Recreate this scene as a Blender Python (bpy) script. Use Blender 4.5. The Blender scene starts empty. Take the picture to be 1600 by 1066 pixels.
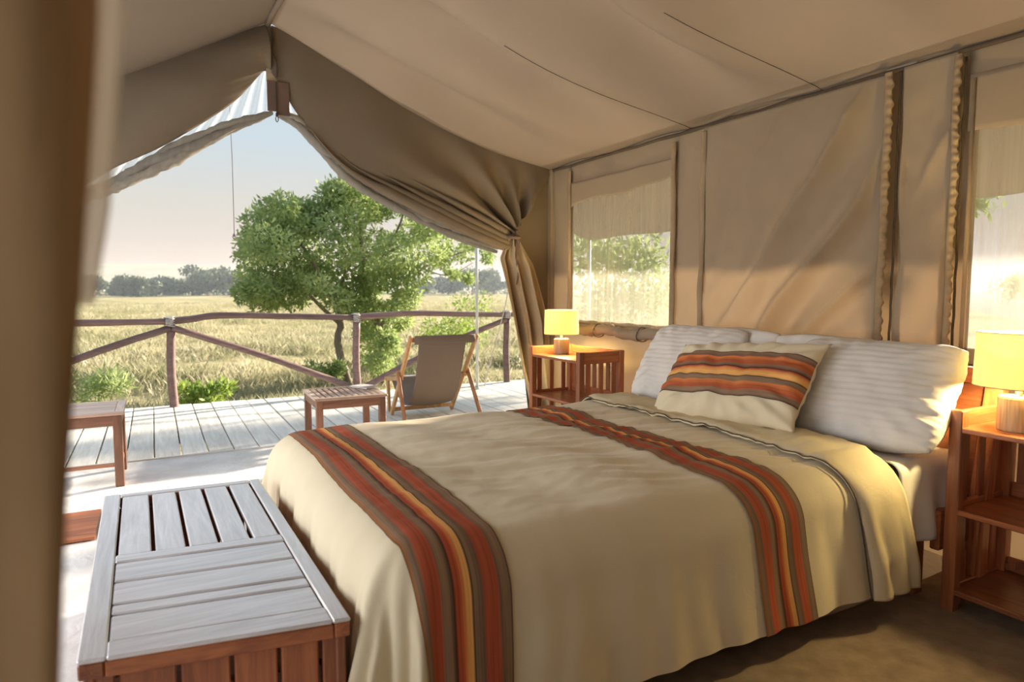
import bpy, bmesh, math, random
import numpy as np
from mathutils import Vector, Matrix, noise
C = bpy.context.scene.collection
S = bpy.context.scene
rnd = random.Random(7)
PI = math.pi

# ------------------------------------------------------------------ camera
cd = bpy.data.cameras.new('camera'); cam = bpy.data.objects.new('camera', cd); C.objects.link(cam)
S.camera = cam
cd.sensor_width = 36; cd.lens = 36*1043/1600; cd.clip_end = 6000; cd.clip_start = .05
YAW = math.radians(28.3); PITCH = math.atan(83/1043)
cam.location = (0, 0, 1.35)
cam.rotation_euler = (PI/2-PITCH, 0, -YAW)
cd.dof.use_dof = True; cd.dof.focus_distance = 3.3; cd.dof.aperture_fstop = 3.0

# ------------------------------------------------------------------ world, sun, exposure
SUN_EL = math.radians(17); SUN_AZ = math.radians(16)     # azimuth from +X towards +Y
w = bpy.data.worlds.new('sky'); S.world = w; w.use_nodes = True
wn = w.node_tree; wn.nodes.clear()
wo = wn.nodes.new('ShaderNodeOutputWorld'); wb = wn.nodes.new('ShaderNodeBackground')
tc = wn.nodes.new('ShaderNodeTexCoord'); sx = wn.nodes.new('ShaderNodeSeparateXYZ'); cr = wn.nodes.new('ShaderNodeValToRGB')
wn.links.new(tc.outputs['Generated'], sx.inputs[0]); wn.links.new(sx.outputs['Z'], cr.inputs[0])
wn.links.new(cr.outputs[0], wb.inputs[0]); wn.links.new(wb.outputs[0], wo.inputs[0])
e = cr.color_ramp.elements
e[0].position = 0.0; e[0].color = (.60, .48, .40, 1)
e[1].position = 1.0; e[1].color = (.42, .56, .72, 1)
for p, c in ((.05, (.61, .515, .45, 1)), (.12, (.56, .545, .50, 1)), (.20, (.50, .575, .62, 1)), (.4, (.46, .56, .66, 1))):
    k = e.new(p); k.color = c
wb.inputs[1].default_value = .88
sd = bpy.data.lights.new('sun', 'SUN'); so = bpy.data.objects.new('sun', sd); C.objects.link(so)
sd.energy = 11.5; sd.angle = math.radians(2.5); sd.color = (1, .86, .68)
sv = Vector((math.cos(SUN_EL)*math.cos(SUN_AZ), math.cos(SUN_EL)*math.sin(SUN_AZ), math.sin(SUN_EL)))
so.rotation_euler = sv.to_track_quat('Z', 'Y').to_euler(); so.location = (20, 6, 10)
# added fill lights at the left wall's unseen windows, brightening bed and chest
for wy, en in ((-.28, 11), (2.02, 20), (4.22, 40)):
    al = bpy.data.lights.new('window_daylight', 'AREA'); al.shape = 'RECTANGLE'; al.size = 1.25; al.size_y = 1.9
    al.energy = en; al.color = (.97, .97, 1.0)
    ao = bpy.data.objects.new('window_daylight', al); C.objects.link(ao); ao.location = (-1.70, wy, 1.37)
    ao.rotation_euler = Vector((-1, 0, .30)).to_track_quat('Z', 'X').to_euler()
S.view_settings.view_transform = 'Standard'; S.view_settings.look = 'None'
S.view_settings.gamma = 1; S.view_settings.use_curve_mapping = False
S.view_settings.exposure = 0.55

# ------------------------------------------------------------------ materials
def new_mat(name):
    m = bpy.data.materials.new(name); m.use_nodes = True
    nt = m.node_tree; nt.nodes.clear()
    out = nt.nodes.new('ShaderNodeOutputMaterial')
    return m, nt, out
def N(nt, t, **kw):
    n = nt.nodes.new(t)
    for k, v in kw.items():
        if hasattr(n, k): setattr(n, k, v)
        else: n.inputs[k].default_value = v
    return n
def ramp(nt, src, stops, interp='LINEAR'):
    r = nt.nodes.new('ShaderNodeValToRGB'); r.color_ramp.interpolation = interp
    el = r.color_ramp.elements
    el[0].position = stops[0][0]; el[0].color = (*stops[0][1], 1)
    el[1].position = stops[-1][0]; el[1].color = (*stops[-1][1], 1)
    for p, c in stops[1:-1]:
        k = el.new(p); k.color = (*c, 1)
    nt.links.new(src, r.inputs[0]); return r
def coords(nt, scale=(1, 1, 1), rand=True, kind='Object'):
    t = nt.nodes.new('ShaderNodeTexCoord'); mp = nt.nodes.new('ShaderNodeMapping')
    mp.inputs['Scale'].default_value = scale
    nt.links.new(t.outputs[kind], mp.inputs[0])
    if rand:
        oi = nt.nodes.new('ShaderNodeObjectInfo'); mu = N(nt, 'ShaderNodeMath', operation='MULTIPLY'); mu.inputs[1].default_value = 37.
        nt.links.new(oi.outputs['Random'], mu.inputs[0]); nt.links.new(mu.outputs[0], mp.inputs['Location'])
    return mp.outputs[0]
def bump(nt, h, strength, dist=.01):
    b = nt.nodes.new('ShaderNodeBump'); b.inputs['Strength'].default_value = strength; b.inputs['Distance'].default_value = dist
    nt.links.new(h, b.inputs['Height']); return b.outputs[0]

def wood(name, dark, light, axis=0, rough=.45, coat=0., vary=.25, gs=1., spec=.5):
    m, nt, out = new_mat(name)
    sc = [14*gs]*3; sc[axis] = 1.1*gs
    co = coords(nt, sc)
    n1 = N(nt, 'ShaderNodeTexNoise', Scale=1.6, Detail=5., Roughness=.62, Distortion=1.2); nt.links.new(co, n1.inputs['Vector'])
    n2 = N(nt, 'ShaderNodeTexNoise', Scale=7., Detail=3.); nt.links.new(co, n2.inputs['Vector'])
    mid = tuple((a+b)/2 for a, b in zip(dark, light))
    r = ramp(nt, n1.outputs['Fac'], [(.28, dark), (.5, mid), (.72, light)])
    oi = nt.nodes.new('ShaderNodeObjectInfo')
    mr = nt.nodes.new('ShaderNodeMapRange'); mr.inputs['To Min'].default_value = 1-vary; mr.inputs['To Max'].default_value = 1+vary
    nt.links.new(oi.outputs['Random'], mr.inputs[0])
    hv = N(nt, 'ShaderNodeHueSaturation'); nt.links.new(mr.outputs[0], hv.inputs['Value']); nt.links.new(r.outputs[0], hv.inputs['Color'])
    b = N(nt, 'ShaderNodeBsdfPrincipled', Roughness=rough); b.inputs['Coat Weight'].default_value = coat; b.inputs['Coat Roughness'].default_value = .25
    b.inputs['Specular IOR Level'].default_value = spec
    if coat >= 1: b.inputs['Coat IOR'].default_value = 2.4
    nt.links.new(hv.outputs[0], b.inputs['Base Color'])
    nt.links.new(bump(nt, n2.outputs['Fac'], .35, .004), b.inputs['Normal'])
    nt.links.new(b.outputs[0], out.inputs[0]); return m

def cloth(name, col, col2=None, trans=.0, weave=500, rough=.9, bs=.15, nscale=2.5, uvstripe=None, tcol=None, sheen=.0, wr=0.):
    m, nt, out = new_mat(name)
    co = coords(nt, rand=False)
    n1 = N(nt, 'ShaderNodeTexNoise', Scale=nscale, Detail=4.); nt.links.new(co, n1.inputs['Vector'])
    c2 = col2 or tuple(c*.85 for c in col)
    r = ramp(nt, n1.outputs['Fac'], [(.32, c2), (.68, col)])
    colout = r.outputs[0]
    if uvstripe:
        uv = nt.nodes.new('ShaderNodeTexCoord'); sp = nt.nodes.new('ShaderNodeSeparateXYZ'); nt.links.new(uv.outputs['UV'], sp.inputs[0])
        st = ramp(nt, sp.outputs['X'], uvstripe)
        mp = nt.nodes.new('ShaderNodeMapping'); mp.inputs['Scale'].default_value = (70, 2.5, 1); nt.links.new(uv.outputs['UV'], mp.inputs[0])
        nn = N(nt, 'ShaderNodeTexNoise', Scale=1., Detail=2.); nt.links.new(mp.outputs[0], nn.inputs['Vector'])
        rr = ramp(nt, nn.outputs['Fac'], [(.3, (.72, .72, .72)), (.7, (1.18, 1.18, 1.18))])
        mx = N(nt, 'ShaderNodeMix', data_type='RGBA', blend_type='MULTIPLY'); mx.inputs[0].default_value = .8
        nt.links.new(st.outputs[0], mx.inputs[6]); nt.links.new(rr.outputs[0], mx.inputs[7]); colout = mx.outputs[2]
    wv = N(nt, 'ShaderNodeTexNoise', Scale=weave, Detail=1.); nt.links.new(co, wv.inputs['Vector'])
    hgt = wv.outputs['Fac']
    nrm = bump(nt, hgt, bs, .002)
    if wr:
        w2 = N(nt, 'ShaderNodeTexNoise', Scale=9., Detail=5., Roughness=.6, Distortion=.8); nt.links.new(co, w2.inputs['Vector'])
        b2 = nt.nodes.new('ShaderNodeBump'); b2.inputs['Strength'].default_value = wr; b2.inputs['Distance'].default_value = .02
        nt.links.new(w2.outputs['Fac'], b2.inputs['Height']); nt.links.new(nrm, b2.inputs['Normal']); nrm = b2.outputs[0]
    b = N(nt, 'ShaderNodeBsdfPrincipled', Roughness=rough); b.inputs['Specular IOR Level'].default_value = .25
    b.inputs['Sheen Weight'].default_value = sheen
    nt.links.new(colout, b.inputs['Base Color']); nt.links.new(nrm, b.inputs['Normal'])
    if trans:
        t = nt.nodes.new('ShaderNodeBsdfTranslucent'); nt.links.new(nrm, t.inputs['Normal'])
        if tcol: t.inputs[0].default_value = (*tcol, 1)
        else: nt.links.new(colout, t.inputs[0])
        mx = nt.nodes.new('ShaderNodeMixShader'); mx.inputs[0].default_value = trans
        nt.links.new(b.outputs[0], mx.inputs[1]); nt.links.new(t.outputs[0], mx.inputs[2]); nt.links.new(mx.outputs[0], out.inputs[0])
    else: nt.links.new(b.outputs[0], out.inputs[0])
    return m

def net(name, col, op, trans=.5):
    m, nt, out = new_mat(name)
    co = coords(nt, (30, 30, 1.2), rand=False)
    n1 = N(nt, 'ShaderNodeTexNoise', Scale=1., Detail=3.); nt.links.new(co, n1.inputs['Vector'])
    mr = nt.nodes.new('ShaderNodeMapRange'); mr.inputs['From Min'].default_value = .3; mr.inputs['From Max'].default_value = .7
    mr.inputs['To Min'].default_value = op-.10; mr.inputs['To Max'].default_value = op+.10; nt.links.new(n1.outputs['Fac'], mr.inputs[0])
    d = nt.nodes.new('ShaderNodeBsdfDiffuse'); d.inputs[0].default_value = (*col, 1)
    t = nt.nodes.new('ShaderNodeBsdfTranslucent'); t.inputs[0].default_value = (*col, 1)
    x = nt.nodes.new('ShaderNodeMixShader'); x.inputs[0].default_value = trans
    nt.links.new(d.outputs[0], x.inputs[1]); nt.links.new(t.outputs[0], x.inputs[2])
    tr = nt.nodes.new('ShaderNodeBsdfTransparent')
    y = nt.nodes.new('ShaderNodeMixShader'); nt.links.new(mr.outputs[0], y.inputs[0]); nt.links.new(tr.outputs[0], y.inputs[1]); nt.links.new(x.outputs[0], y.inputs[2])
    nt.links.new(y.outputs[0], out.inputs[0]); return m

def plain(name, col, rough=.5, metal=0., emit=0., noise_amt=.15, scale=6., spec=.5):
    m, nt, out = new_mat(name)
    co = coords(nt, rand=True)
    n1 = N(nt, 'ShaderNodeTexNoise', Scale=scale, Detail=4.); nt.links.new(co, n1.inputs['Vector'])
    r = ramp(nt, n1.outputs['Fac'], [(.3, tuple(c*(1-noise_amt) for c in col)), (.7, tuple(min(1, c*(1+noise_amt)) for c in col))])
    b = N(nt, 'ShaderNodeBsdfPrincipled', Roughness=rough, Metallic=metal); b.inputs['Specular IOR Level'].default_value = spec
    nt.links.new(r.outputs[0], b.inputs['Base Color'])
    if emit:
        b.inputs['Emission Color'].default_value = (*col, 1); b.inputs['Emission Strength'].default_value = emit
    nt.links.new(b.outputs[0], out.inputs[0]); return m

def leafmat(name, c1, c2, c3, trans=.35, sc=1.2):
    m, nt, out = new_mat(name)
    co = coords(nt, rand=False)
    n1 = N(nt, 'ShaderNodeTexNoise', Scale=sc, Detail=5., Roughness=.7); nt.links.new(co, n1.inputs['Vector'])
    n2 = N(nt, 'ShaderNodeTexNoise', Scale=18., Detail=1.); nt.links.new(co, n2.inputs['Vector'])
    ad = N(nt, 'ShaderNodeMath', operation='MULTIPLY_ADD'); nt.links.new(n2.outputs['Fac'], ad.inputs[0]); ad.inputs[1].default_value = .6; nt.links.new(n1.outputs['Fac'], ad.inputs[2])
    r = ramp(nt, ad.outputs[0], [(.55, c1), (.8, c2), (1., c3)])
    d = N(nt, 'ShaderNodeBsdfPrincipled', Roughness=.55); nt.links.new(r.outputs[0], d.inputs['Base Color'])
    t = nt.nodes.new('ShaderNodeBsdfTranslucent'); nt.links.new(r.outputs[0], t.inputs[0])
    x = nt.nodes.new('ShaderNodeMixShader'); x.inputs[0].default_value = trans
    nt.links.new(d.outputs[0], x.inputs[1]); nt.links.new(t.outputs[0], x.inputs[2]); nt.links.new(x.outputs[0], out.inputs[0]); return m

M = {}
CAN = (.40, .30, .185)
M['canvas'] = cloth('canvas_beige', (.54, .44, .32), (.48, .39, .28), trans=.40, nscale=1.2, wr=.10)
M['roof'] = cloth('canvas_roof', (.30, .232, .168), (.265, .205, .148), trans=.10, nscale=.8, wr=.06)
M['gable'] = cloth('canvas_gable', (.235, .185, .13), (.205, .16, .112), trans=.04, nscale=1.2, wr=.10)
M['curtain'] = cloth('canvas_curtain', (.58, .47, .33), (.51, .41, .285), trans=.22, nscale=2, wr=.10)
M['flap'] = cloth('canvas_flap', (.50, .33, .175), (.38, .25, .13), trans=.08, nscale=3, wr=.1)
M['seam'] = plain('seam_dark', (.10, .07, .045), .9)
M['hem'] = cloth('canvas_hem', (.44, .33, .20), (.36, .26, .155), trans=.1, nscale=5, wr=.25)
M['netwin'] = net('window_net', (.52, .50, .42), .46, .5)
M['netthin'] = net('thin_net', (.7, .7, .65), .11, .6)
M['binding'] = net('pale_binding', (.78, .68, .54), .7, .5)
M['netsheer'] = net('sheer_net', (.85, .88, .90), .30, .6)
M['netroll'] = net('gathered_net', (.42, .39, .34), .93, .35)
M['tab'] = plain('tab_brown', (.17, .11, .085), .9)
M['khaki'] = cloth('khaki_cotton', (.80, .70, .49), (.77, .67, .46), nscale=3, bs=.1, rough=.75, sheen=.15, wr=.12)
M['khaki2'] = cloth('khaki_lining', (.74, .64, .43), (.68, .57, .37), nscale=4, bs=.1, rough=.75, wr=.12)
DK = (.24, .14, .085); RD = (.50, .115, .055); OR = (.80, .25, .08); YE = (.92, .48, .15); BR = (.31, .20, .12)
ST = [(0, DK), (.03, (.42, .16, .05)), (.05, BR), (.12, DK), (.15, RD), (.22, (.45, .10, .045)), (.29, RD), (.31, BR), (.37, (.32, .20, .12)), (.42, (.07, .035, .02)),
      (.44, RD), (.47, (.50, .09, .035)), (.52, OR), (.54, YE), (.59, YE), (.60, (.06, .03, .02)), (.62, BR), (.70, (.2, .12, .07)), (.73, RD), (.80, (.45, .10, .045)), (.86, RD), (.88, DK), (.93, BR), (.98, BR), (1, (.06, .03, .02))]
M['stripe'] = cloth('striped_weave', (.4, .2, .1), uvstripe=ST, bs=.3, weave=350, rough=.85)
ST2 = [(0, (.06, .02, .02)), (.03, BR), (.10, (.22, .12, .08)), (.14, OR), (.22, (.5, .13, .04)), (.28, RD), (.31, BR), (.36, (.2, .11, .07)), (.38, (.05, .02, .02)), (.40, RD), (.43, OR),
       (.48, YE), (.56, YE), (.58, (.05, .02, .02)), (.60, BR), (.68, BR), (.71, OR), (.78, (.55, .15, .05)), (.86, RD), (.89, BR), (.96, BR), (1, (.06, .02, .02))]
M['stripe2'] = cloth('striped_cushion_weave', (.4, .2, .1), uvstripe=ST2, bs=.3, weave=350, rough=.85)
M['white'] = cloth('white_linen', (.84, .80, .74), (.80, .76, .70), nscale=3, bs=.08, rough=.7, wr=.10)
M['whitestripe'] = cloth('white_satin_stripe', (.84, .80, .74), nscale=3, rough=.6, wr=.08)
M['redwood_x'] = wood('redwood_x', (.21, .058, .022), (.50, .17, .06), 0, .38, .25)
M['redwood_y'] = wood('redwood_y', (.21, .058, .022), (.50, .17, .06), 1, .38, .25)
M['redwood_z'] = wood('redwood_z', (.21, .058, .022), (.50, .17, .06), 2, .38, .25)
M['hb'] = wood('headboard_wood', (.20, .055, .022), (.36, .115, .045), 1, .35, .3, .1)
M['grey_x'] = wood('bleached_x', (.50, .48, .49), (.86, .85, .88), 0, .28, 1., .06, spec=1.)  # pale colour stands in for sky reflected on brown varnished wood
M['grey_y'] = wood('bleached_y', (.50, .48, .49), (.86, .85, .88), 1, .28, 1., .06, spec=1.)  # same painted sky reflection, grain along y
M['brown_x'] = wood('outdoor_brown_x', (.13, .055, .032), (.31, .145, .085), 0, .5)
M['brown_y'] = wood('outdoor_brown_y', (.13, .055, .032), (.31, .145, .085), 1, .5)
M['brown_z'] = wood('outdoor_brown_z', (.13, .055, .032), (.31, .145, .085), 2, .5)
M['slat_y'] = wood('outdoor_slat_y', (.34, .21, .16), (.66, .48, .38), 1, .36, .5)
M['slat_x'] = wood('outdoor_slat_x', (.34, .21, .16), (.66, .48, .38), 0, .36, .5)
M['teak'] = wood('chair_teak', (.42, .20, .07), (.72, .43, .19), 2, .5)
M['teakred'] = wood('chair_teak_red', (.25, .10, .05), (.5, .24, .11), 2, .5)
M['deck'] = wood('deck_grey', (.60, .565, .50), (.86, .83, .76), 1, .62, .0, .10, gs=.9)
M['log'] = wood('rail_log', (.12, .07, .065), (.27, .17, .15), 0, .6, gs=1.2)
M['sling'] = cloth('sling_canvas', (.25, .195, .155), (.225, .175, .14), trans=.12, nscale=2)
M['stump'] = wood('lamp_stump', (.22, .14, .085), (.52, .38, .25), 2, .45, .2, .05, gs=2)
M['steel'] = plain('brushed_steel', (.72, .70, .68), .3, 1.)
M['cable'] = plain('dark_cable', (.06, .04, .03), .5)
M['pole'] = plain('pole_grey', (.56, .57, .52), .45)
M['rope'] = plain('rope_pale', (.46, .42, .39), .9, scale=60, noise_amt=.4)
M['cord'] = plain('hanging_cord', (.20, .18, .18), .9)
M['rug'] = cloth('brown_rug', (.33, .24, .155), (.23, .165, .10), nscale=14, bs=.8, weave=120)
M['bark'] = wood('tree_bark', (.14, .11, .09), (.36, .30, .24), 2, .9)
M['leaf'] = leafmat('tree_leaf', (.20, .27, .10), (.34, .44, .16), (.58, .66, .32), .42)
M['leafbright'] = leafmat('shrub_leaf', (.16, .26, .04), (.30, .42, .08), (.50, .58, .18), .4, 3)
M['leaffar'] = leafmat('far_leaf', (.05, .085, .06), (.10, .145, .09), (.20, .23, .13), .2, .3)
M['paper'] = plain('pale_paper', (.80, .74, .68), .7)

def shade_mat():
    m, nt, out = new_mat('lamp_shade_fabric')
    co = coords(nt, (300, 300, 300), rand=False)
    n1 = N(nt, 'ShaderNodeTexNoise', Scale=1., Detail=1.); nt.links.new(co, n1.inputs['Vector'])
    d = N(nt, 'ShaderNodeBsdfPrincipled', Roughness=.8); d.inputs['Base Color'].default_value = (.80, .66, .26, 1)
    nt.links.new(bump(nt, n1.outputs['Fac'], .2, .001), d.inputs['Normal'])
    t = nt.nodes.new('ShaderNodeBsdfTranslucent'); t.inputs[0].default_value = (.95, .92, .76, 1)
    x = nt.nodes.new('ShaderNodeMixShader'); x.inputs[0].default_value = .3
    nt.links.new(d.outputs[0], x.inputs[1]); nt.links.new(t.outputs[0], x.inputs[2])
    nt.links.new(x.outputs[0], out.inputs[0]); return m
M['shade'] = shade_mat()
m, nt, out = new_mat('lit_bulb'); em = N(nt, 'ShaderNodeEmission', Strength=520.); em.inputs[0].default_value = (1, .77, .35, 1); nt.links.new(em.outputs[0], out.inputs[0]); M['bulb'] = m

# groundsheet: pale, slightly shiny, crumpled
m, nt, out = new_mat('pale_groundsheet'); co = coords(nt, rand=False)
n1 = N(nt, 'ShaderNodeTexNoise', Scale=2.2, Detail=6., Roughness=.6); nt.links.new(co, n1.inputs['Vector'])
r = ramp(nt, n1.outputs['Fac'], [(.35, (.60, .58, .55)), (.65, (.82, .81, .79))])
n2 = N(nt, 'ShaderNodeTexNoise', Scale=5., Detail=4., Distortion=1.5); nt.links.new(co, n2.inputs['Vector'])
b = N(nt, 'ShaderNodeBsdfPrincipled', Roughness=.33); nt.links.new(r.outputs[0], b.inputs['Base Color'])
nt.links.new(bump(nt, n2.outputs['Fac'], .5, .03), b.inputs['Normal']); nt.links.new(b.outputs[0], out.inputs[0]); M['sheet'] = m
# savanna ground
m, nt, out = new_mat('savanna_ground'); co = coords(nt, rand=False)
n1 = N(nt, 'ShaderNodeTexNoise', Scale=.09, Detail=9., Roughness=.65); nt.links.new(co, n1.inputs['Vector'])
n2 = N(nt, 'ShaderNodeTexNoise', Scale=1.7, Detail=7., Roughness=.7); nt.links.new(co, n2.inputs['Vector'])
r = ramp(nt, n1.outputs['Fac'], [(.36, (.30, .29, .15)), (.47, (.47, .42, .25)), (.62, (.60, .53, .34))])
r2 = ramp(nt, n2.outputs['Fac'], [(.35, (.62, .66, .55)), (.6, (1.1, 1.05, 1.0))])
mx = N(nt, 'ShaderNodeMix', data_type='RGBA', blend_type='MULTIPLY'); mx.inputs[0].default_value = 1.
nt.links.new(r.outputs[0], mx.inputs[6]); nt.links.new(r2.outputs[0], mx.inputs[7])
b = N(nt, 'ShaderNodeBsdfDiffuse'); nt.links.new(mx.outputs[2], b.inputs[0]); nt.links.new(bump(nt, n2.outputs['Fac'], .8, .3), b.inputs['Normal'])
nt.links.new(b.outputs[0], out.inputs[0]); M['ground'] = m
M['grass'] = leafmat('dry_grass', (.25, .27, .14), (.43, .40, .24), (.64, .59, .42), .4, .35)
m, nt, out = new_mat('morning_haze'); v = N(nt, 'ShaderNodeVolumeScatter', Density=.0013, Anisotropy=.2); v.inputs[0].default_value = (.80, .90, 1., 1)
nt.links.new(v.outputs[0], out.inputs['Volume']); M['haze'] = m

# ------------------------------------------------------------------ mesh helpers
class MB:
    def __init__(s): s.v = []; s.f = []; s.uv = None
    def add(s, vs, fs):
        o = len(s.v); s.v += [tuple(p) for p in vs]; s.f += [tuple(i+o for i in q) for q in fs]; return s
    def box(s, lo, hi, M4=None):
        x0, y0, z0 = lo; x1, y1, z1 = hi
        vs = [Vector(p) for p in ((x0, y0, z0), (x1, y0, z0), (x1, y1, z0), (x0, y1, z0), (x0, y0, z1), (x1, y0, z1), (x1, y1, z1), (x0, y1, z1))]
        if M4: vs = [M4 @ p for p in vs]
        return s.add(vs, [(0, 3, 2, 1), (4, 5, 6, 7), (0, 1, 5, 4), (1, 2, 6, 5), (2, 3, 7, 6), (3, 0, 4, 7)])
    def bar(s, a, b, wx, wy, side=(1, 0, 0)):
        """rectangular bar from a to b; wx along side, wy along the other"""
        a = Vector(a); b = Vector(b); d = (b-a).normalized(); sd_ = Vector(side); sd_ = (sd_-d*sd_.dot(d)).normalized(); t = d.cross(sd_)
        vs = [p+sd_*i*wx/2+t*j*wy/2 for p in (a, b) for i, j in ((-1, -1), (1, -1), (1, 1), (-1, 1))]
        return s.add(vs, [(0, 3, 2, 1), (4, 5, 6, 7), (0, 1, 5, 4), (1, 2, 6, 5), (2, 3, 7, 6), (3, 0, 4, 7)])
    def tube(s, pts, rad, n=10, wob=0., seed=0, cap=True):
        pts = [Vector(p) for p in pts]; k = len(pts)
        rad = rad if hasattr(rad, '__len__') else [rad]*k
        vs = []
        for i, p in enumerate(pts):
            d = (pts[min(i+1, k-1)]-pts[max(i-1, 0)]).normalized()
            u = d.cross(Vector((0, 0, 1)) if abs(d.z) < .9 else Vector((1, 0, 0))).normalized(); w_ = d.cross(u)
            for j in range(n):
                a = 2*PI*j/n
                r_ = rad[i]*(1+wob*noise.noise(Vector((i*.7+seed, math.cos(a)*1.3, math.sin(a)*1.3))))
                vs.append(p+u*math.cos(a)*r_+w_*math.sin(a)*r_)
        fs = [(i*n+j, i*n+(j+1) % n, (i+1)*n+(j+1) % n, (i+1)*n+j) for i in range(k-1) for j in range(n)]
        if cap: fs += [tuple(range(n))[::-1], tuple((k-1)*n+j for j in range(n))]
        return s.add(vs, fs)
    def lathe(s, prof, n=40, c=(0, 0, 0)):
        k = len(prof)
        vs = [(c[0]+r*math.cos(2*PI*j/n), c[1]+r*math.sin(2*PI*j/n), c[2]+z) for r, z in prof for j in range(n)]
        return s.add(vs, [(i*n+j, i*n+(j+1) % n, (i+1)*n+(j+1) % n, (i+1)*n+j) for i in range(k-1) for j in range(n)])
    def build(s, name, mat, parent=None, smooth=False, bevel=0., solid=0., loc=None):
        me = bpy.data.meshes.new(name); me.from_pydata(s.v, [], s.f)
        if s.uv is not None:
            ul = me.uv_layers.new(name='UVMap'); idx = np.zeros(len(me.loops), dtype=np.int32); me.loops.foreach_get('vertex_index', idx)
            ul.data.foreach_set('uv', np.asarray(s.uv, dtype=np.float32)[idx].ravel())
        me.materials.append(M[mat] if isinstance(mat, str) else mat)
        if smooth: me.polygons.foreach_set('use_smooth', [True]*len(me.polygons))
        me.update()
        o = bpy.data.objects.new(name, me); C.objects.link(o)
        if parent: o.parent = parent
        if loc: o.location = loc
        if solid:
            q = o.modifiers.new('thickness', 'SOLIDIFY'); q.thickness = solid; q.offset = 0
        if bevel:
            q = o.modifiers.new('bevel', 'BEVEL'); q.width = bevel; q.segments = 1; q.limit_method = 'ANGLE'
        return o
def box(name, lo, hi, mat, parent=None, bevel=.004, loc=None): return MB().box(lo, hi).build(name, mat, parent, bevel=bevel, loc=loc)
def grid(fn, nu, nv, uvfn=None):
    mb = MB(); vs = [fn(i/(nu-1), j/(nv-1)) for j in range(nv) for i in range(nu)]
    mb.add(vs, [(j*nu+i, j*nu+i+1, (j+1)*nu+i+1, (j+1)*nu+i) for j in range(nv-1) for i in range(nu-1)])
    if uvfn: mb.uv = [uvfn(i/(nu-1), j/(nv-1)) for j in range(nv) for i in range(nu)]
    return mb
def tag(o, label=None, cat=None, group=None, kind=None):
    if label: o['label'] = label
    if cat: o['category'] = cat
    if group: o['group'] = group
    if kind: o['kind'] = kind
    return o
def thing(name, label, cat, loc=(0, 0, 0), rz=0, group=None):
    o = bpy.data.objects.new(name, None); C.objects.link(o); o.location = loc; o.rotation_euler = (0, 0, rz); o.empty_display_size = .1
    return tag(o, label, cat, group)
def struct(name):
    o = bpy.data.objects.new(name, None); C.objects.link(o); o['kind'] = 'structure'; return o
def dup(root, loc, rz, label, group=None):
    r_ = root.copy(); C.objects.link(r_); r_.location = loc; r_.rotation_euler = (0, 0, rz); r_['label'] = label
    if group: r_['group'] = group
    for ch in list(root.children):
        c = ch.copy(); C.objects.link(c); c.parent = r_
        for g_ in list(ch.children):
            d = g_.copy(); C.objects.link(d); d.parent = c
    return r_
def nz(x, y, z=0, s=1.): return noise.noise(Vector((x*s, y*s, z*s)))
def lerp(a, b, t): return a+(b-a)*t
def interp(pts, t):
    """piecewise-linear through pts (list of (t, value...))"""
    for i in range(len(pts)-1):
        if t <= pts[i+1][0] or i == len(pts)-2:
            a, b = pts[i], pts[i+1]; k = (t-a[0])/(b[0]-a[0]); return tuple(a[j]+(b[j]-a[j])*k for j in range(1, len(a)))
def sst(a, b, x): t = max(0, min(1, (x-a)/(b-a))); return t*t*(3-2*t)
def catmull(pts, t):
    n = len(pts)-1; i = min(int(t*n), n-1); u = t*n-i
    p0, p1, p2, p3 = (Vector(pts[max(i-1, 0)]), Vector(pts[i]), Vector(pts[i+1]), Vector(pts[min(i+2, n)]))
    return .5*((2*p1)+(p2-p0)*u+(2*p0-5*p1+4*p2-p3)*u*u+(3*p1-p0-3*p2+p3)*u**3)

# ================================================================== SETTING
WX, FY, RX, RZ, EZ = 3.45, 5.6, .877, 3.40, 2.49
LX, LZ = -1.75, 2.15

# ---- roof (ceiling): two sagging canvas slopes with soft folds running down the slope
ceil = struct('ceiling')
def roof_right(u, v):
    y = lerp(-1.7, FY, v); x = lerp(RX, WX, u); z = lerp(RZ, EZ, u)
    sag = -.05*math.sin(PI*u)-.02*math.sin(PI*u)*math.sin(y*2.1+.6)
    f = .12*math.sin(y*6.2+u*1.2+.9*nz(u*1.5, y*.6))*math.sin(PI*min(1, u*1.02)*.93+.12)*(.75+.9*nz(y*.7, 3.1, u))
    g = .022*math.sin(y*11.3-u*3.0)*sst(.1, .5, u)
    zz = z+sag+f+g*math.sin(PI*u)
    if v > .93: zz -= .03*sst(.93, 1, v)*math.sin(PI*u)
    return (x, y, zz)
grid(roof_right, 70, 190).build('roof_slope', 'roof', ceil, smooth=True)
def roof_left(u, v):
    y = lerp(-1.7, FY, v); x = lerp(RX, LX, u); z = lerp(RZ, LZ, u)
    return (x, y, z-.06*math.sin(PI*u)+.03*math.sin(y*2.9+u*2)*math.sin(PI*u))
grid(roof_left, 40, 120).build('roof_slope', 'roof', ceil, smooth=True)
for ys, u0, u1 in ((3.68, .42, 1.), (2.62, .55, 1.), (1.5, 0, 1)):
    mb = MB(); pts = []
    for i in range(24):
        u = lerp(u0, u1, i/23); p = Vector(roof_right(u, (ys+.10*(1-u)+1.7)/(FY+1.7))); p.z -= .004; pts.append(p)
    mb.tube(pts, .0018, 6).build('roof_seam', 'seam', ceil, smooth=True)
pts = [(RX+.01*math.sin(i), lerp(-1.6, FY, i/30), RZ-.022-.006*math.sin(i*1.7)) for i in range(31)]
MB().tube(pts, .022, 8).build('ridge_seam', 'roof', ceil, smooth=True)
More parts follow.
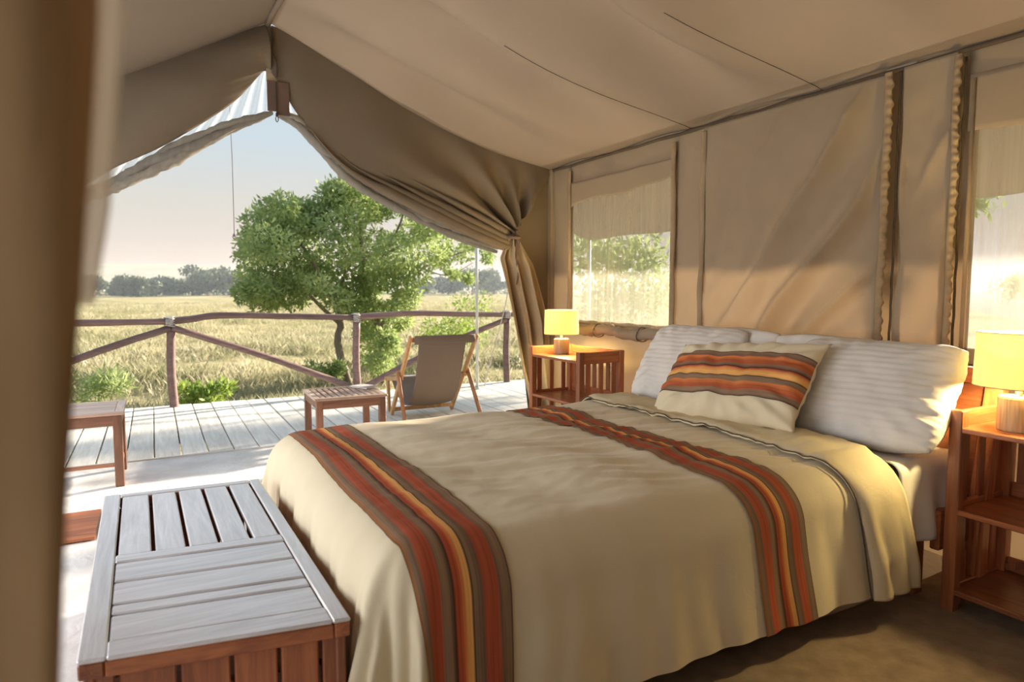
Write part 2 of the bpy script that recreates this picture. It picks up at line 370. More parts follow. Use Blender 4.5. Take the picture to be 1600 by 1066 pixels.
# dark line where the roof meets the right wall
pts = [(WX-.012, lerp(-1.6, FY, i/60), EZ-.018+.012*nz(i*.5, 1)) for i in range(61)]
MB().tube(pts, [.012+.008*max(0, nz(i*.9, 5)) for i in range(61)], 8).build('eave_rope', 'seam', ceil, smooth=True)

# ---- right wall: canvas panels around two net windows
wr_ = struct('wall_right')
def crumple(y, z, a): return a*(nz(y*2.2, z*1.3, 1.7)+.5*nz(y*5+z*3, z*4-y*2, 4.2)+.25*nz(y*11, z*9, 2.))
def wall_panel(name, y0, y1, z0, z1, x, mat='canvas', amp=.02, diag=0., nu=50, nv=60, parent=None, wob=.0, seed=0.):
    def fn(u, v):
        y = lerp(y0, y1, u); z = lerp(z0, z1, v)
        edge = min(1, 8*min(u, 1-u)+.15)*min(1, 8*min(v, 1-v)+.15)
        d = crumple(y+seed, z, amp)*edge
        if diag: q = z+1.5*y+.35*nz(y*1.4, z*1.4, 2+seed); d += diag*edge*(sst(.25, .75, 1-u+.35*(1-v))*(1-abs(math.sin(q*5.2)))**1.6*1.3+.35*math.sin(q*13)*sst(.8, .2, v)-.3*math.sin((z-1.9*y)*3.1)*v)
        yy = y+wob*nz(z*2.3, y0, seed)*(1 if u in (0, 1) else .5)
        return (x-d, yy, z)
    return grid(fn, nu, nv).build(name, mat, parent or wr_, smooth=True, solid=.003)
W1 = (3.86, 5.23, 1.03, 2.29); W2 = (.35, 1.80, .98, 2.33)
wall_panel('lower_canvas', -1.7, FY, -.02, 1.06, WX+.02, amp=.03, nu=140, nv=30)
wall_panel('corner_canvas', W1[1]-.01, FY, 1.0, EZ+.02, WX+.01, amp=.012, nu=16)
wall_panel('header_canvas', W1[0]-.05, W1[1]+.05, W1[3]+.01, EZ+.02, WX+.005, amp=.02, nu=40, nv=16)
wall_panel('strip_canvas', 3.52, W1[0]+.005, .98, EZ+.02, WX, amp=.02, nu=24, seed=3)
wall_panel('behind_canvas', 2.10, 2.26, .9, EZ+.02, WX+.02, amp=.01, nu=12)
wall_panel('behind_canvas', W2[1]-.01, 1.92, .9, EZ+.02, WX+.02, amp=.01, nu=12)
wall_panel('header_canvas', W2[0]-.05, W2[1]+.04, W2[3], EZ+.02, WX+.005, amp=.012, nu=30, nv=10)
wall_panel('end_canvas', -1.7, W2[0], .98, EZ+.02, WX+.01, amp=.02)
# big loose storm flap between the windows and the narrow strip beside it
wall_panel('storm_flap', 2.20, 3.53, .965, 2.455, WX-.035, amp=.028, diag=.055, nu=110, nv=110, wob=.004)
wall_panel('narrow_flap', 1.87, 2.13, .97, 2.47, WX-.03, amp=.04, diag=.02, nu=40, nv=90, wob=.03, seed=6.)
def ruffle(name, y0, w, z0, z1, x, fr=26, amp=.010, seed=0, mat='hem', lean=0.):
    def fn(u, v):
        z = lerp(z0, z1, v); yc = y0+lean*(v-.5)+.012*nz(z*2, seed)
        d = amp*math.sin(z*fr*2.2+3*nz(z*3, seed, u))*u
        return (x-.012-d-.01*math.sin(PI*u), yc+lerp(0, w, u)+amp*.8*u*math.sin(z*fr+seed), z)
    return grid(fn, 6, 220).build(name, mat, wr_, smooth=True, solid=.003)
ruffle('flap_hem', 2.215, -.045, .955, 2.455, WX-.05, fr=62, amp=.006, seed=1.)
ruffle('flap_hem', 1.875, -.035, 1.0, 2.45, WX-.04, fr=70, amp=.006, seed=5.)
ruffle('flap_hem', 3.50, .05, .965, 2.43, WX-.03, fr=9, amp=.004, seed=9.)
ruffle('zip_flap', 3.87, -.05, 1.0, 2.42, WX-.01, fr=8, amp=.003, seed=2.)
ruffle('zip_flap', 5.22, .05, 1.0, 2.42, WX-.01, fr=8, amp=.003, seed=3.)
for yy, zz0, zz1 in ((2.16, .96, 2.46), (1.845, 1.0, 2.44), (3.50, .98, 1.6)):
    pts = [(WX-.014, yy+.006*nz(i*.4, yy), lerp(zz0, zz1, i/40)) for i in range(41)]
    MB().tube(pts, .007 if yy < 3 else .003, 6).build('zip_line', 'seam', wr_, smooth=True)

def netwin(idx, Wd, sag):
    wn_ = struct('window_%d' % idx); y0, y1, z0, z1 = Wd
    def fn(u, v):
        y = lerp(y0, y1, u); z = lerp(z0, z1, v); return (WX+.005+.008*math.sin(y*26+nz(z, y, 2)*2)+.006*nz(y*4, z*2), y, z)
    grid(fn, 70, 30).build('net_panel', 'netwin', wn_, smooth=True)
    # a valance of canvas with a curved lower hem at the top of the net
    def va(u, v):
        y = lerp(y0-.02, y1+.02, u); zb = z1-interp(sag, u)[0]; z = lerp(zb, z1+.02, v)
        return (WX-.012+.006*math.sin(y*13), y, z)
    grid(va, 40, 10).build('valance', 'canvas', wn_, smooth=True, solid=.003)
    mb = MB(); mb.tube([(WX-.02, y0, z0-.02), (WX-.02, y0, z1)], .010, 6); mb.tube([(WX-.02, y1, z0-.02), (WX-.02, y1, z1)], .010, 6)
    mb.tube([(WX-.02, y0, z0), (WX-.02, y1, z0)], .009, 6); mb.build('window_frame', 'hem', wn_, smooth=True)
    return wn_
netwin(1, W1, [(0, .10), (.12, .13), (.3, .145), (.45, .17), (.75, .15), (.9, .17), (1., .21)])
netwin(2, W2, [(0, .30), (.5, .28), (1., .24)])
# rolled-up canvas shade under window 1
rl = thing('rolled_shade', 'rolled up beige canvas shade under the far net window', 'shade')
pts = [(WX-.07+.010*nz(i*.6, 2), lerp(3.80, 5.2, i/40), .985+.012*math.sin(i*.35)) for i in range(41)]
MB().tube(pts, [.044+.012*nz(i*.5, 9) for i in range(41)], 16, wob=.35).build('roll', 'canvas', rl, smooth=True)
MB().tube([(WX-.07, 3.80, .985), (WX-.07, 3.74, .99)], [.045, .040], 14).build('roll_end', 'tab', rl, smooth=True)
for yy in (4.12, 4.7):
    MB().tube([(WX-.07+.058*math.cos(a), yy+.01*math.sin(2*a), .985+.058*math.sin(a)) for a in [2*PI*k/18 for k in range(19)]], .004, 6).build('tie', 'seam', rl, smooth=True)

# ---- the other tent walls (behind and left of the camera)
wl = struct('wall_left')
def lwall(name, y0, y1, z0, z1, mat='canvas'):
    grid(lambda u, v: (LX-.0+.02*nz(u*9, v*3, y0), lerp(y0, y1, u), lerp(z0, z1, v)), 30, 14).build(name, mat, wl, smooth=True)
lwall('wall_canvas', -1.7, FY, -.02, .70); lwall('wall_canvas', -1.7, FY, 2.03, LZ+.02)
for a, b in ((-1.7, -1.3), (.75, 1.05), (3.0, 3.25), (5.2, FY)): lwall('wall_canvas', a, b, .70, 2.03)
# net windows added out of view, open to let skylight onto the bed
for k, (a, b) in enumerate(((-1.3, .75), (1.05, 3.0), (3.25, 5.2))):
    wq = struct('window_%d' % (k+3))
    grid(lambda u, v: (LX, lerp(a, b, u), lerp(.70, 2.03, v)), 4, 4).build('net_panel', 'netthin', wq)
wk = struct('wall_back')
def bk(u, v):
    x = lerp(LX, WX, u); top = lerp(LZ, RZ, (x-LX)/(RX-LX)) if x < RX else lerp(RZ, EZ, (x-RX)/(WX-RX)); return (x, -1.7+.02*nz(u*6, v*3), lerp(-.02, top+.02, v))
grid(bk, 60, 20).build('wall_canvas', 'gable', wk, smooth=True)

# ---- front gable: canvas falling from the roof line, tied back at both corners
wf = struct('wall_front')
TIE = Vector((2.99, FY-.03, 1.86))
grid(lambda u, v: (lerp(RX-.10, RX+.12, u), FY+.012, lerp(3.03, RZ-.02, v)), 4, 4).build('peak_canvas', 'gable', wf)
topR = [(RX+.02, FY, RZ-.02), (1.45, FY, 3.20-.01), (2.05, FY, 2.97), (2.75, FY, 2.70), (WX+.01, FY, EZ-.01), (WX+.01, FY-.02, 2.2), (WX, FY-.05, 1.95)]
botR = [(.885, FY, 3.02), (.955, FY, 2.93), (1.10, FY, 2.70), (1.45, FY+.02, 2.33), (1.90, FY, 2.10), (2.38, FY-.02, 1.90), (2.85, FY-.03, 1.73), (2.93, FY-.03, 1.74), (2.96, FY-.03, 1.78)]
botRx = botR+[(2.99, FY-.03, 1.82), (2.99, FY-.03, 1.86)]
def gabR(u, v):
    t = catmull(topR[:5], u)
    if u < .62: b = catmull(botR, u/.62)
    else: b = Vector(botR[-1]).lerp(TIE, (u-.62)/.38)
    p = t.lerp(b, v)
    near = sst(.05, .8, v)*sst(.15, .75, u)
    ang = math.atan2(p.z-TIE.z+.03, TIE.x+.05-p.x)
    f = .085*math.sin(ang*13+1.6*nz(p.x, p.z)+.8)*near+.024*math.sin(ang*37+.5)*near*sst(.4, 1, v)
    bulge = .10*math.sin(PI*v)*sst(0, .3, u)*(1-.5*u)
    # a short roll-back at the lower edge
    return (p.x, p.y-f-bulge*.6+.03*nz(p.x*2, p.z*2), p.z)
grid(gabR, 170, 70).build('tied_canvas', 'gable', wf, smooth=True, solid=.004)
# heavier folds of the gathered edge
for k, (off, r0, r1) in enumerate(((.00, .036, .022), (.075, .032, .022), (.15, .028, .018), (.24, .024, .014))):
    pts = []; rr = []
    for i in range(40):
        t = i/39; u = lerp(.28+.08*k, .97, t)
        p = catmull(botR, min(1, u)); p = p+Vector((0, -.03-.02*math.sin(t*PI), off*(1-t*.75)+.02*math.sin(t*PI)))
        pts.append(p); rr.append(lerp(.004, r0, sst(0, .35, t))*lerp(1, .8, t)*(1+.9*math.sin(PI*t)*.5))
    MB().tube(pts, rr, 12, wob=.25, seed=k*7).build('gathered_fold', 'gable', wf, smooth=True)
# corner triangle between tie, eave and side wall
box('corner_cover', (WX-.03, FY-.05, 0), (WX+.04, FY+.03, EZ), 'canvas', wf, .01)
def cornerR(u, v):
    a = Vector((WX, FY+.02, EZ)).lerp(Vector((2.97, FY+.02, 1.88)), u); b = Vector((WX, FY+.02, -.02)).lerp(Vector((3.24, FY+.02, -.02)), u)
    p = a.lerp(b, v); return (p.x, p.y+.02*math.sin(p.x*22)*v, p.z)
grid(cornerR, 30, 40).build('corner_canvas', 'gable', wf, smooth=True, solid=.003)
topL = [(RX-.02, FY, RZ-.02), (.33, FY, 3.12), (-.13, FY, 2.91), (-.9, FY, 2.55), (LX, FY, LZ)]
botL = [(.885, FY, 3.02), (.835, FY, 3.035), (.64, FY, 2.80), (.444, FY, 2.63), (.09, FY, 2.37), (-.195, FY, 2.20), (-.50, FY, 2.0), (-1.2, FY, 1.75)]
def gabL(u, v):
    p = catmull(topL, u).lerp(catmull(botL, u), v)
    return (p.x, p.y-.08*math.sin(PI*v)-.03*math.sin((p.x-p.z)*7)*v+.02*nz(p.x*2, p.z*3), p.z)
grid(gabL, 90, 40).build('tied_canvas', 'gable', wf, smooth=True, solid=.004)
grid(lambda u, v: (lerp(LX, -1.15, u), FY-.03*math.sin(u*18), lerp(-.02, 1.85, v)), 30, 30).build('hanging_canvas', 'curtain', wf, smooth=True, solid=.004)
# brown reinforcing tab at the peak with zip, and light behind it
MB().box((RX-.030, FY-.025, 2.725), (RX+.035, FY-.012, 2.955)).box((RX+.037, FY-.022, 2.70), (RX+.135, FY-.010, 2.955)).build('peak_tab', 'tab', wf, bevel=.002)
box('peak_tab_light', (RX-.03, FY+.0, 2.95), (RX+.10, FY+.006, 3.05), 'curtain', wf, .001)
pts = [(RX+.01+.035*(i/10)+.01*math.sin(i), FY-.03, lerp(RZ-.05, 2.98, i/10)) for i in range(11)]
MB().tube(pts, .009, 6).build('dark_cord', 'seam', wf, smooth=True)
mb = MB().tube([(RX+.036, FY-.03, 2.95), (RX+.036, FY-.03, 2.70)], .004, 6)
mb.tube([(RX+.036+.010*math.cos(a), FY-.035, 2.665+.022*math.sin(a)) for a in [2*PI*k/12 for k in range(13)]], .004, 6)
mb.box((RX+.028, FY-.04, 2.685), (RX+.044, FY-.028, 2.712)); mb.build('zip_pull', 'cable', wf)

# sheer net in the gable with its gathered lower edge
netR = [(.92, FY+.03, 2.725), (1.10, FY+.03, 2.655), (1.46, FY+.03, 2.33), (1.88, FY+.02, 2.075), (2.35, FY, 1.87), (2.85, FY-.02, 1.72)]
netL = [(.89, FY+.03, 2.73), (.62, FY+.03, 2.60), (.306, FY+.03, 2.42), (-.02, FY+.03, 2.22), (-.321, FY+.03, 2.03), (-.8, FY+.02, 1.85), (-1.25, FY, 1.75)]
nc = thing('mosquito_net', 'sheer grey mosquito net gathered along the gable opening', 'net')
grid(lambda u, v: Vector(catmull(netL, u)).lerp(catmull([(p[0], FY+.03, p[2]+.01) for p in botL[:1]+botL[1:]], u)+Vector((0, 0, .12)), v)+Vector((0, .02+.012*math.sin(u*90), 0)), 120, 6).build('sheer_panel', 'netsheer', nc, smooth=True)
grid(lambda u, v: Vector(catmull(netR, u)).lerp(catmull([(p[0], FY+.03, p[2]) for p in botR[:6]], u)+Vector((0, 0, .12)), v)+Vector((0, .02+.012*math.sin(u*90), 0)), 120, 6).build('sheer_panel', 'netsheer', nc, smooth=True)
for q, (pp, sgn) in enumerate(((netL, 1), (netR, 1))):
    for k in range(3):
        pts = []; rr = []
        for i in range(70):
            t = i/69; p = catmull(pp, t); s_ = math.sin(PI*t)
            pts.append(p+Vector((0, .012*math.sin(t*9+k*2.1), (-.005+.020*math.sin(t*11+k*2.1)*s_+(.030*(k-1))*min(1, t*6)))))
            rr.append((.014+.022*s_)*(1+.3*nz(t*9, k)))
        MB().tube(pts, rr, 10, wob=.5, seed=k).build('gathered_edge', 'netroll', nc, smooth=True)

# right door curtain, tied at TIE and hanging to the floor
cu = thing('door_curtain', 'beige canvas door curtain tied back at the right corner, sunlit folds', 'curtain')
def cur(u, v):
    # from tie (v=0) to the floor (v=1)
    z = lerp(1.84, .01, v)
    x0 = interp([(0, 2.93), (.12, 2.83), (.35, 2.93), (.7, 3.07), (1., 3.23)], v)[0]; x1 = interp([(0, 3.03), (.15, 3.20), (.45, 3.36), (1., 3.40)], v)[0]
    x = lerp(x0, x1, u); amp = .05*sst(0, .2, v)+.012
    y = FY-.08-amp*math.sin(u*PI*6+.8*math.sin(v*3))-.02*math.sin(u*PI*13+2)
    return (x, y, z)
grid(cur, 120, 70).build('hanging_folds', 'curtain', cu, smooth=True, solid=.004)
MB().tube([(2.975+.062*math.cos(a), FY-.08+.075*math.sin(a), 1.825+.012*math.sin(a)) for a in [2*PI*k/20 for k in range(21)]], .016, 8).build('tie_back', 'tab', cu, smooth=True)
MB().tube([(3.0+.012*math.sin(i), FY-.13, lerp(1.84, 1.38, i/10)) for i in range(11)], [.016, .016, .014, .012, .012, .011, .010, .009, .008, .007, .006], 8).build('tie_tail', 'tab', cu, smooth=True)

# ---- floor and deck
fl = struct('floor')
grid(lambda u, v: (lerp(-4.2, 5.6, u), lerp(-1.8, 5.9, v), .004*nz(u*30, v*22)), 120, 100).build('groundsheet', 'sheet', fl, smooth=True)
box('sheet_hem', (-4.2, 5.885, -.004), (5.6, 5.905, .012), 'sheet', fl, .003)
dk = struct('deck_floor')
plank = MB().box((-.094, 5.90, -.035), (.094, 8.56, 0)).build('deck_board', 'deck', dk, bevel=.004); me_p = plank.data
x = -4.1; first = True; kk = 0
while x < 6.2:
    o = plank if first else plank.copy()
    if not first: C.objects.link(o)
    first = False
    o.location = (x+rnd.uniform(-.002, .002), rnd.uniform(-.02, .02), rnd.uniform(-.003, .003)); x += .1985; kk += 1
jb = MB()
for xx in (6.05, 7.2, 8.4): jb.box((-4.2, xx-.03, -.16), (6.2, xx+.03, -.036))
jb.build('joist', 'brown_x', dk)
mb = MB()
for xx in (-4, -2, 0, 2, 4, 6): mb.tube([(xx, 8.35, -.75), (xx, 8.35, -.16)], .06, 8)
mb.build('deck_stilt', 'log', dk)
MB().box((-4.2, -1.8, -.16), (5.6, 5.88, -.02)).build('sub_floor', 'deck', fl)

# ---- far ground
gr = struct('savanna_ground')
def gfn(u, v):
    yy = 8.0*(330/8.0)**v if v > 0 else 4
    xx = lerp(-1.0, 1.35, u)*(yy+14)
    return (xx, yy-(4 if v == 0 else 0), -.62+.10*nz(xx*.25, yy*.25)*min(1, yy/20)+.25*nz(xx*.03, yy*.03)*min(1, yy/60))
grid(gfn, 130, 110).build('grassland', 'ground', gr, smooth=True)
MB().add([(-300, -300, -.75), (500, -300, -.75), (500, 8.5, -.75), (-300, 8.5, -.75)], [(0, 1, 2, 3)]).build('grassland', 'ground', gr)
MB().add([(-3500, 300, -.9), (4500, 300, -.9), (4500, 4000, -.9), (-3500, 4000, -.9)], [(0, 1, 2, 3)]).build('grassland', 'ground', gr)
MB().add([(300, -800, -.9), (3500, -800, -.9), (3500, 300, -.9), (300, 300, -.9)], [(0, 1, 2, 3)]).build('grassland', 'ground', gr)
M['hillm'] = plain('hill_dry', (.34, .31, .20), 1., noise_amt=.3, scale=.02)
hl = struct('far_hill')
def hill(u, v):
    a = lerp(-.75, 1.5, u); R_ = lerp(560, 1000, v)
    h_ = 26*sst(0, .6, v)*(.55+.6*nz(a*3.1, 1.7)+.25*math.cos(a*2.0))
    return (R_*math.sin(a), R_*math.cos(a), -1+h_)
grid(hill, 90, 8).build('hill_slope', 'hillm', hl, smooth=True)
hz = box('haze', (-250, 55, -2), (420, 440, 13), 'haze', None, 0); hz['kind'] = 'structure'

# awning of the fly sheet outside the right wall
aw = struct('awning')
grid(lambda u, v: (lerp(WX-.02, 5.0, u), lerp(-1.7, 7.2, v), lerp(EZ+.05, 1.97, u)-.03*math.sin(PI*u)+.008*math.sin(v*50)*u), 10, 60).build('awning_sheet', 'roof', aw, smooth=True, solid=.004)
for yy in (-1.2, 2.7, 7.15): MB().tube([(4.98, yy, -.7), (4.98, yy, 1.97)], .02, 8).build('awning_pole', 'pole', aw, smooth=True)
MB().tube([(RX, -1.7, RZ+.035), (RX, 8.1, RZ+.035)], .03, 8).build('ridge_pole', 'log', aw, smooth=True)

# ================================================================== BED
bed = thing('bed', 'reddish wooden double bed with slanted headboard against the right wall', 'bed', (0, 0, 0))
hbx = 3.10
def hbfn(y): return 1.03-.05*((y-2.5)/1.05)**2
panel = MB(); ys = [lerp(1.57, 3.43, i/24) for i in range(25)]
vs = []
for y in ys:
    for (xx, zz) in ((hbx, .30), (hbx+.09, hbfn(y)-.06), (hbx+.12, hbfn(y)-.06), (hbx+.03, .30)): vs.append((xx, y, zz))
fs = []
for i in range(24):
    for j in range(4): fs.append((i*4+j, i*4+(j+1) % 4, (i+1)*4+(j+1) % 4, (i+1)*4+j))
panel.add(vs, fs+[(3, 2, 1, 0), (96, 97, 98, 99)]).build('headboard_panel', 'hb', bed)
tr = MB()
for i in range(24): tr.bar((hbx+.095, ys[i], hbfn(ys[i])-.03), (hbx+.095, ys[i+1]+.002, hbfn(ys[i+1])-.03), .045, .07)
tr.build('headboard_rail', 'redwood_y', bed, bevel=.004)
for yy in (1.525, 3.475):
    MB().bar((hbx+.0, yy, .0), (hbx+.015, yy, .42), .06, .07).bar((hbx+.015, yy, .40), (hbx+.115, yy, 1.0), .06, .07).build('headboard_post', 'redwood_z', bed, bevel=.005)
for yy in (1.63, 3.40): box('side_rail', (.62, yy-.02, .27), (hbx+.02, yy+.02, .42), 'redwood_x', bed, .005)
box('side_rail', (2.86, 1.545, .25), (hbx+.02, 1.585, .42), 'redwood_x', bed, .005)
box('leg', (2.93, 1.50, 0), (2.99, 1.56, .25), 'redwood_z', bed, .005)
box('foot_rail', (.60, 1.63, .27), (.64, 3.40, .42), 'redwood_y', bed, .005)
for px, py in ((.66, 1.68), (.66, 3.35), (2.9, 1.68), (2.9, 3.35)): box('leg', (px-.035, py-.035, 0), (px+.035, py+.035, .30), 'redwood_z', bed, .005)
box('bed_base', (.63, 1.65, .36), (hbx-.02, 3.38, .40), 'brown_x', bed, .005)

def rbox(x0, x1, y0, y1, z0, z1, r, nz_=.004, seed=0):
    mb = MB(); bm = bmesh.new(); bmesh.ops.create_cube(bm, size=1)
    bmesh.ops.subdivide_edges(bm, edges=bm.edges, cuts=11, use_grid_fill=True)
    hx, hy, hzz = (x1-x0)/2, (y1-y0)/2, (z1-z0)/2
    for v_ in bm.verts:
        p = Vector((v_.co.x*2*hx, v_.co.y*2*hy, v_.co.z*2*hzz))
        q = Vector((max(-hx+r, min(hx-r, p.x)), max(-hy+r, min(hy-r, p.y)), max(-hzz+r, min(hzz-r, p.z))))
        d = p-q
        if d.length > 1e-6: p = q+d.normalized()*min(r, d.length if d.length < r else r)
        v_.co = p+Vector(((x0+x1)/2, (y0+y1)/2, (z0+z1)/2))+Vector((0, 0, nz_*nz(p.x*4, p.y*4, seed)))
    bm.verts.index_update(); mb.v = [tuple(v_.co) for v_ in bm.verts]; mb.f = [tuple(v_.index for v_ in f_.verts) for f_ in bm.faces]; bm.free(); return mb
mt = rbox(.66, 3.06, 1.67, 3.37, .40, .615, .09).build('mattress', 'white', bed, smooth=True)

# bedspread as a draped cloth surface D(a, b, offset): a along the bed, b across it
X0, Y0, Y1, TOP, R_ = .47, 1.585, 3.45, .655, .15
DROP = .63
def D(a, b, off=0., drop=DROP):
    qx = max(a, X0+R_); qy = max(Y0+R_, min(Y1-R_, b)); dx = a-qx; dy = b-qy
    d = (abs(dx)**3.2+abs(dy)**3.2)**(1/3.2); L = math.hypot(dx, dy)
    z = TOP; o = 0
    rr = R_+off
    if L > 1e-6:
        nx, ny = dx/L, dy/L
        if d < R_*PI/2: o = rr*math.sin(d/R_); z = TOP-R_*(1-math.cos(d/R_))+off*math.cos(d/R_)
        else:
            o = rr; z = TOP-R_-(d-R_*PI/2)*(TOP-R_-.012)/(DROP)
        hang = max(0, (TOP-z)/TOP)
        # perimeter coordinate for the folds
        s = qx*1.0*(1 if ny < 0 else -1) + qy*-1.0 + math.atan2(nx, ny)*.25
        foot = abs(nx)
        corner = math.sin(min(1, abs(nx*ny)*2)*PI/2)
        am = hang**1.1*(.010+.022*foot+.045*corner)
        fr = 19
        fold = am*(math.sin(s*fr+1.3*nz(s*2, 1.1))+.55*math.sin(s*fr*2.3+2+nz(s*4, hang*2)*2))
        o += fold+hang*.03*(1+.5*foot)+(.55*foot+corner)*.042*sst(.12, .6, hang)*max(0, math.sin(s*44+2.5*nz(s*3, .5)+1.5*nz(s*2, hang*3)))**2.5
        px, py = qx+nx*o, qy+ny*o
        px += (.10*sst(.6, 2.0, a)+.05*sst(2.0, 2.4, a))*(-ny if ny < 0 else 0)*hang**1.0
    else:
        px, py, z = a, b, TOP+off
        hang = 0
    # soft surface relief of the filled duvet
    top = 1-sst(0, .25, hang)
    ed = sst(0, .25, b-Y0)*sst(0, .25, Y1-b)
    z += top*(.020*ed*math.sin(PI*min(1, max(0, (b-Y0)/(Y1-Y0))))+.012*nz(a*2.1, b*1.6, 3.3)+.006*ed*math.sin((a*3+b*1.2)*4+2*nz(a*2, b*2)))
    z += top*ed*(.011*nz(a*2.2, b*9+a*2, 8)*sst(.4, 1.0, a)+.011*nz(a*3.5, b*19+a*5, 5)*sst(.6, 1.9, a)+.003*nz(a*13, b*24, 1))
    wv = .016*nz(px*1.7, z*2.3, py*1.7)+.006*nz(px*5, z*4, py*5)
    if hang > 0 and L > 1e-6: px += nx*wv*(1-top); py += ny*wv*(1-top)
    return Vector((px, py, max(z, .006+off*.5)))
AMAX = R_*PI/2+DROP-R_
def cloth_grid(a0, a1, b0, b1, step, off=0., extra=None):
    na = max(2, int((a1-a0)/step)+1); nb = max(2, int((b1-b0)/step)+1)
    def fn(u, v):
        p = D(lerp(a0, a1, u), lerp(b0, b1, v), off)
        if extra: p = extra(p, u, v)
        return p
    return grid(fn, na, nb, lambda u, v: (u, v*(b1-b0)))
BL, BH = Y0+R_-(R_*PI/2+DROP-.16), Y1-R_+(R_*PI/2+DROP-.16)
AL = X0+R_-(R_*PI/2+DROP-.16)
bs_ = thing('bedspread', 'khaki cotton bedspread with two striped bands draped over the bed', 'bedspread')
cloth_grid(AL, 2.58, BL, BH, .014).build('cover', 'khaki', bs_, smooth=True)
o = cloth_grid(.555, .845, BL, BH, .014, .005).build('striped_band', 'stripe', bs_, smooth=True); o['label'] = 'orange, red and brown striped band across the foot'
o = cloth_grid(1.77, 2.035, BL, BH, .014, .005).build('striped_band', 'stripe', bs_, smooth=True); o['label'] = 'orange, red and brown striped band at mid bed'
def fe(p, u, v):
    k = sst(.10, .0, v)+0
    e = .018*math.sin(PI*min(1, u*6+.0)*.5)+.010*nz(p.x*9, p.z*6, p.y*5)
    if p.y < Y0+.12: p.y -= e+.022*abs(math.sin(u*7+p.z*3))*sst(.55, .2, p.z); 
    else: p.z += e
    return p
fo = cloth_grid(2.315, 2.585, BL+.0, BH, .013, .012, fe).build('turned_down_edge', 'khaki2', bs_, smooth=True, solid=.006)
# dark piping at the fold
pp = [D(2.313, lerp(BL, BH, i/160), .016)+Vector((-.004, 0, .006)) for i in range(161)]
MB().tube(pp, .003, 6).build('piping', 'seam', bs_, smooth=True)
sh = tag(cloth_grid(2.53, 2.645, BL+.02, BH, .02, -.006).build('flat_sheet', 'white', None, smooth=True, solid=.003), 'white flat sheet edge showing beyond the khaki bedspread', 'sheet')
# fitted sheet flap at the near head corner
def fs_(u, v):
    a = lerp(2.62, 3.07, u); b = v*.52
    y = 1.80-min(b, .17); z = .640; d = b-.17
    if d > 0:
        th = min(d/.05, PI/2); y = 1.63-.05*math.sin(th); z = .640-.05*(1-math.cos(th))-max(0, d-.05*PI/2)
    w_ = sst(.2, .5, b)
    return (a+.02*nz(z*3, a*4)*w_, y-.014*math.sin(a*40+z*4)*w_-.012*w_, z+.008*nz(a*9, b*5)-.02*w_*math.sin(u*5))
tag(grid(fs_, 26, 34).build('fitted_sheet', 'white', None, smooth=True, solid=.004), 'fitted sheet hanging at the near pillow corner, yellow in the lamp light', 'sheet')

# ---- pillows
def pillow_mesh(w_, h_, t_, seed, nn=46, ribs=False, wr=1., rounded=True):
    """pillow in local x (width) / z (height), thickness along y, base at z=0"""
    vs = []; idx = {}
    mb = MB()
    for sgn in (1, -1):
        for j in range(nn):
            for i in range(nn):
                u = i/(nn-1)*2-1; v = j/(nn-1)*2-1
                if (i in (0, nn-1) or j in (0, nn-1)) and sgn == -1: idx[(sgn, i, j)] = idx[(1, i, j)]; continue
                px = u*w_/2*(1-.07*(1-v*v)*abs(u)**3*-1-.07*(1-0)*0)
                px = u*w_/2*(1-.055*(v*v)*0-.05*(1-abs(v)**2)*-.3)
                pz = v*h_/2
                # concave sides, pointed corners
                if rounded:
                    px *= 1-.05*abs(v)**5-.02*(1-v*v); pz *= 1-.09*abs(u)**5
                else: px *= 1-.07*(1-v**4)*abs(u)**6; pz *= 1-.07*(1-u**4)*abs(v)**6
                prof = ((1-abs(u)**2.6)*(1-abs(v)**2.6))**(.45 if rounded else .55)
                th = t_/2*prof
                rad = math.hypot(u, v)
                wri = (.012*nz(px*7+seed, pz*7, sgn)+.006*nz(px*17+seed, pz*15, sgn*2))*wr*(prof**.4)
                pull = .010*wr*math.sin(math.atan2(v*1.0, u)*22+seed)*sst(.55, 1.15, rad)*prof
                if ribs: wri += .0018*math.sin(pz*PI*2/.030)
                vs.append((px+.010*nz(pz*6, seed, 3), sgn*(th+wri+pull), pz+h_/2+.010*nz(px*5, seed, 7))); idx[(sgn, i, j)] = len(vs)-1
    fs = []
    for sgn in (1, -1):
        for j in range(nn-1):
            for i in range(nn-1):
                q = (idx[(sgn, i, j)], idx[(sgn, i+1, j)], idx[(sgn, i+1, j+1)], idx[(sgn, i, j+1)])
                fs.append(q[::-1] if sgn == 1 else q)
    mb.add(vs, fs); return mb
def place_pillow(o, loc, lean, rz, roll=0):
    # local +y (front) -> world -x, lean back around the width axis
    Mx = Matrix.Translation(loc) @ Matrix.Rotation(rz, 4, 'Z') @ Matrix.Rotation(PI/2, 4, 'Z') @ Matrix.Rotation(lean, 4, 'X') @ Matrix.Rotation(roll, 4, 'Y')
    o.matrix_world = Mx
GP = 'white pillows at the headboard'
P1 = pillow_mesh(.80, .53, .24, 1.3, 64, True).build('pillow', 'whitestripe', None, smooth=True)
tag(P1, 'big white ribbed pillow at the near side of the bed, glowing yellow from the lamp', 'pillow', GP); place_pillow(P1, (2.71, 1.91, .655), .60, .04, .02)
P2 = pillow_mesh(.76, .53, .20, 5.1, 64, True).build('pillow', 'whitestripe', None, smooth=True)
tag(P2, 'white pillow behind the striped cushion, far side of the bed', 'pillow', GP); place_pillow(P2, (2.71, 3.05, .655), .54, .0, .0)
P3 = pillow_mesh(.72, .45, .16, 8.3, 40).build('pillow', 'white', None, smooth=True)
tag(P3, 'rear white pillow whose top edge shows above the big near pillow', 'pillow', GP); place_pillow(P3, (2.97, 2.22, .66), .16, -.02, .0)
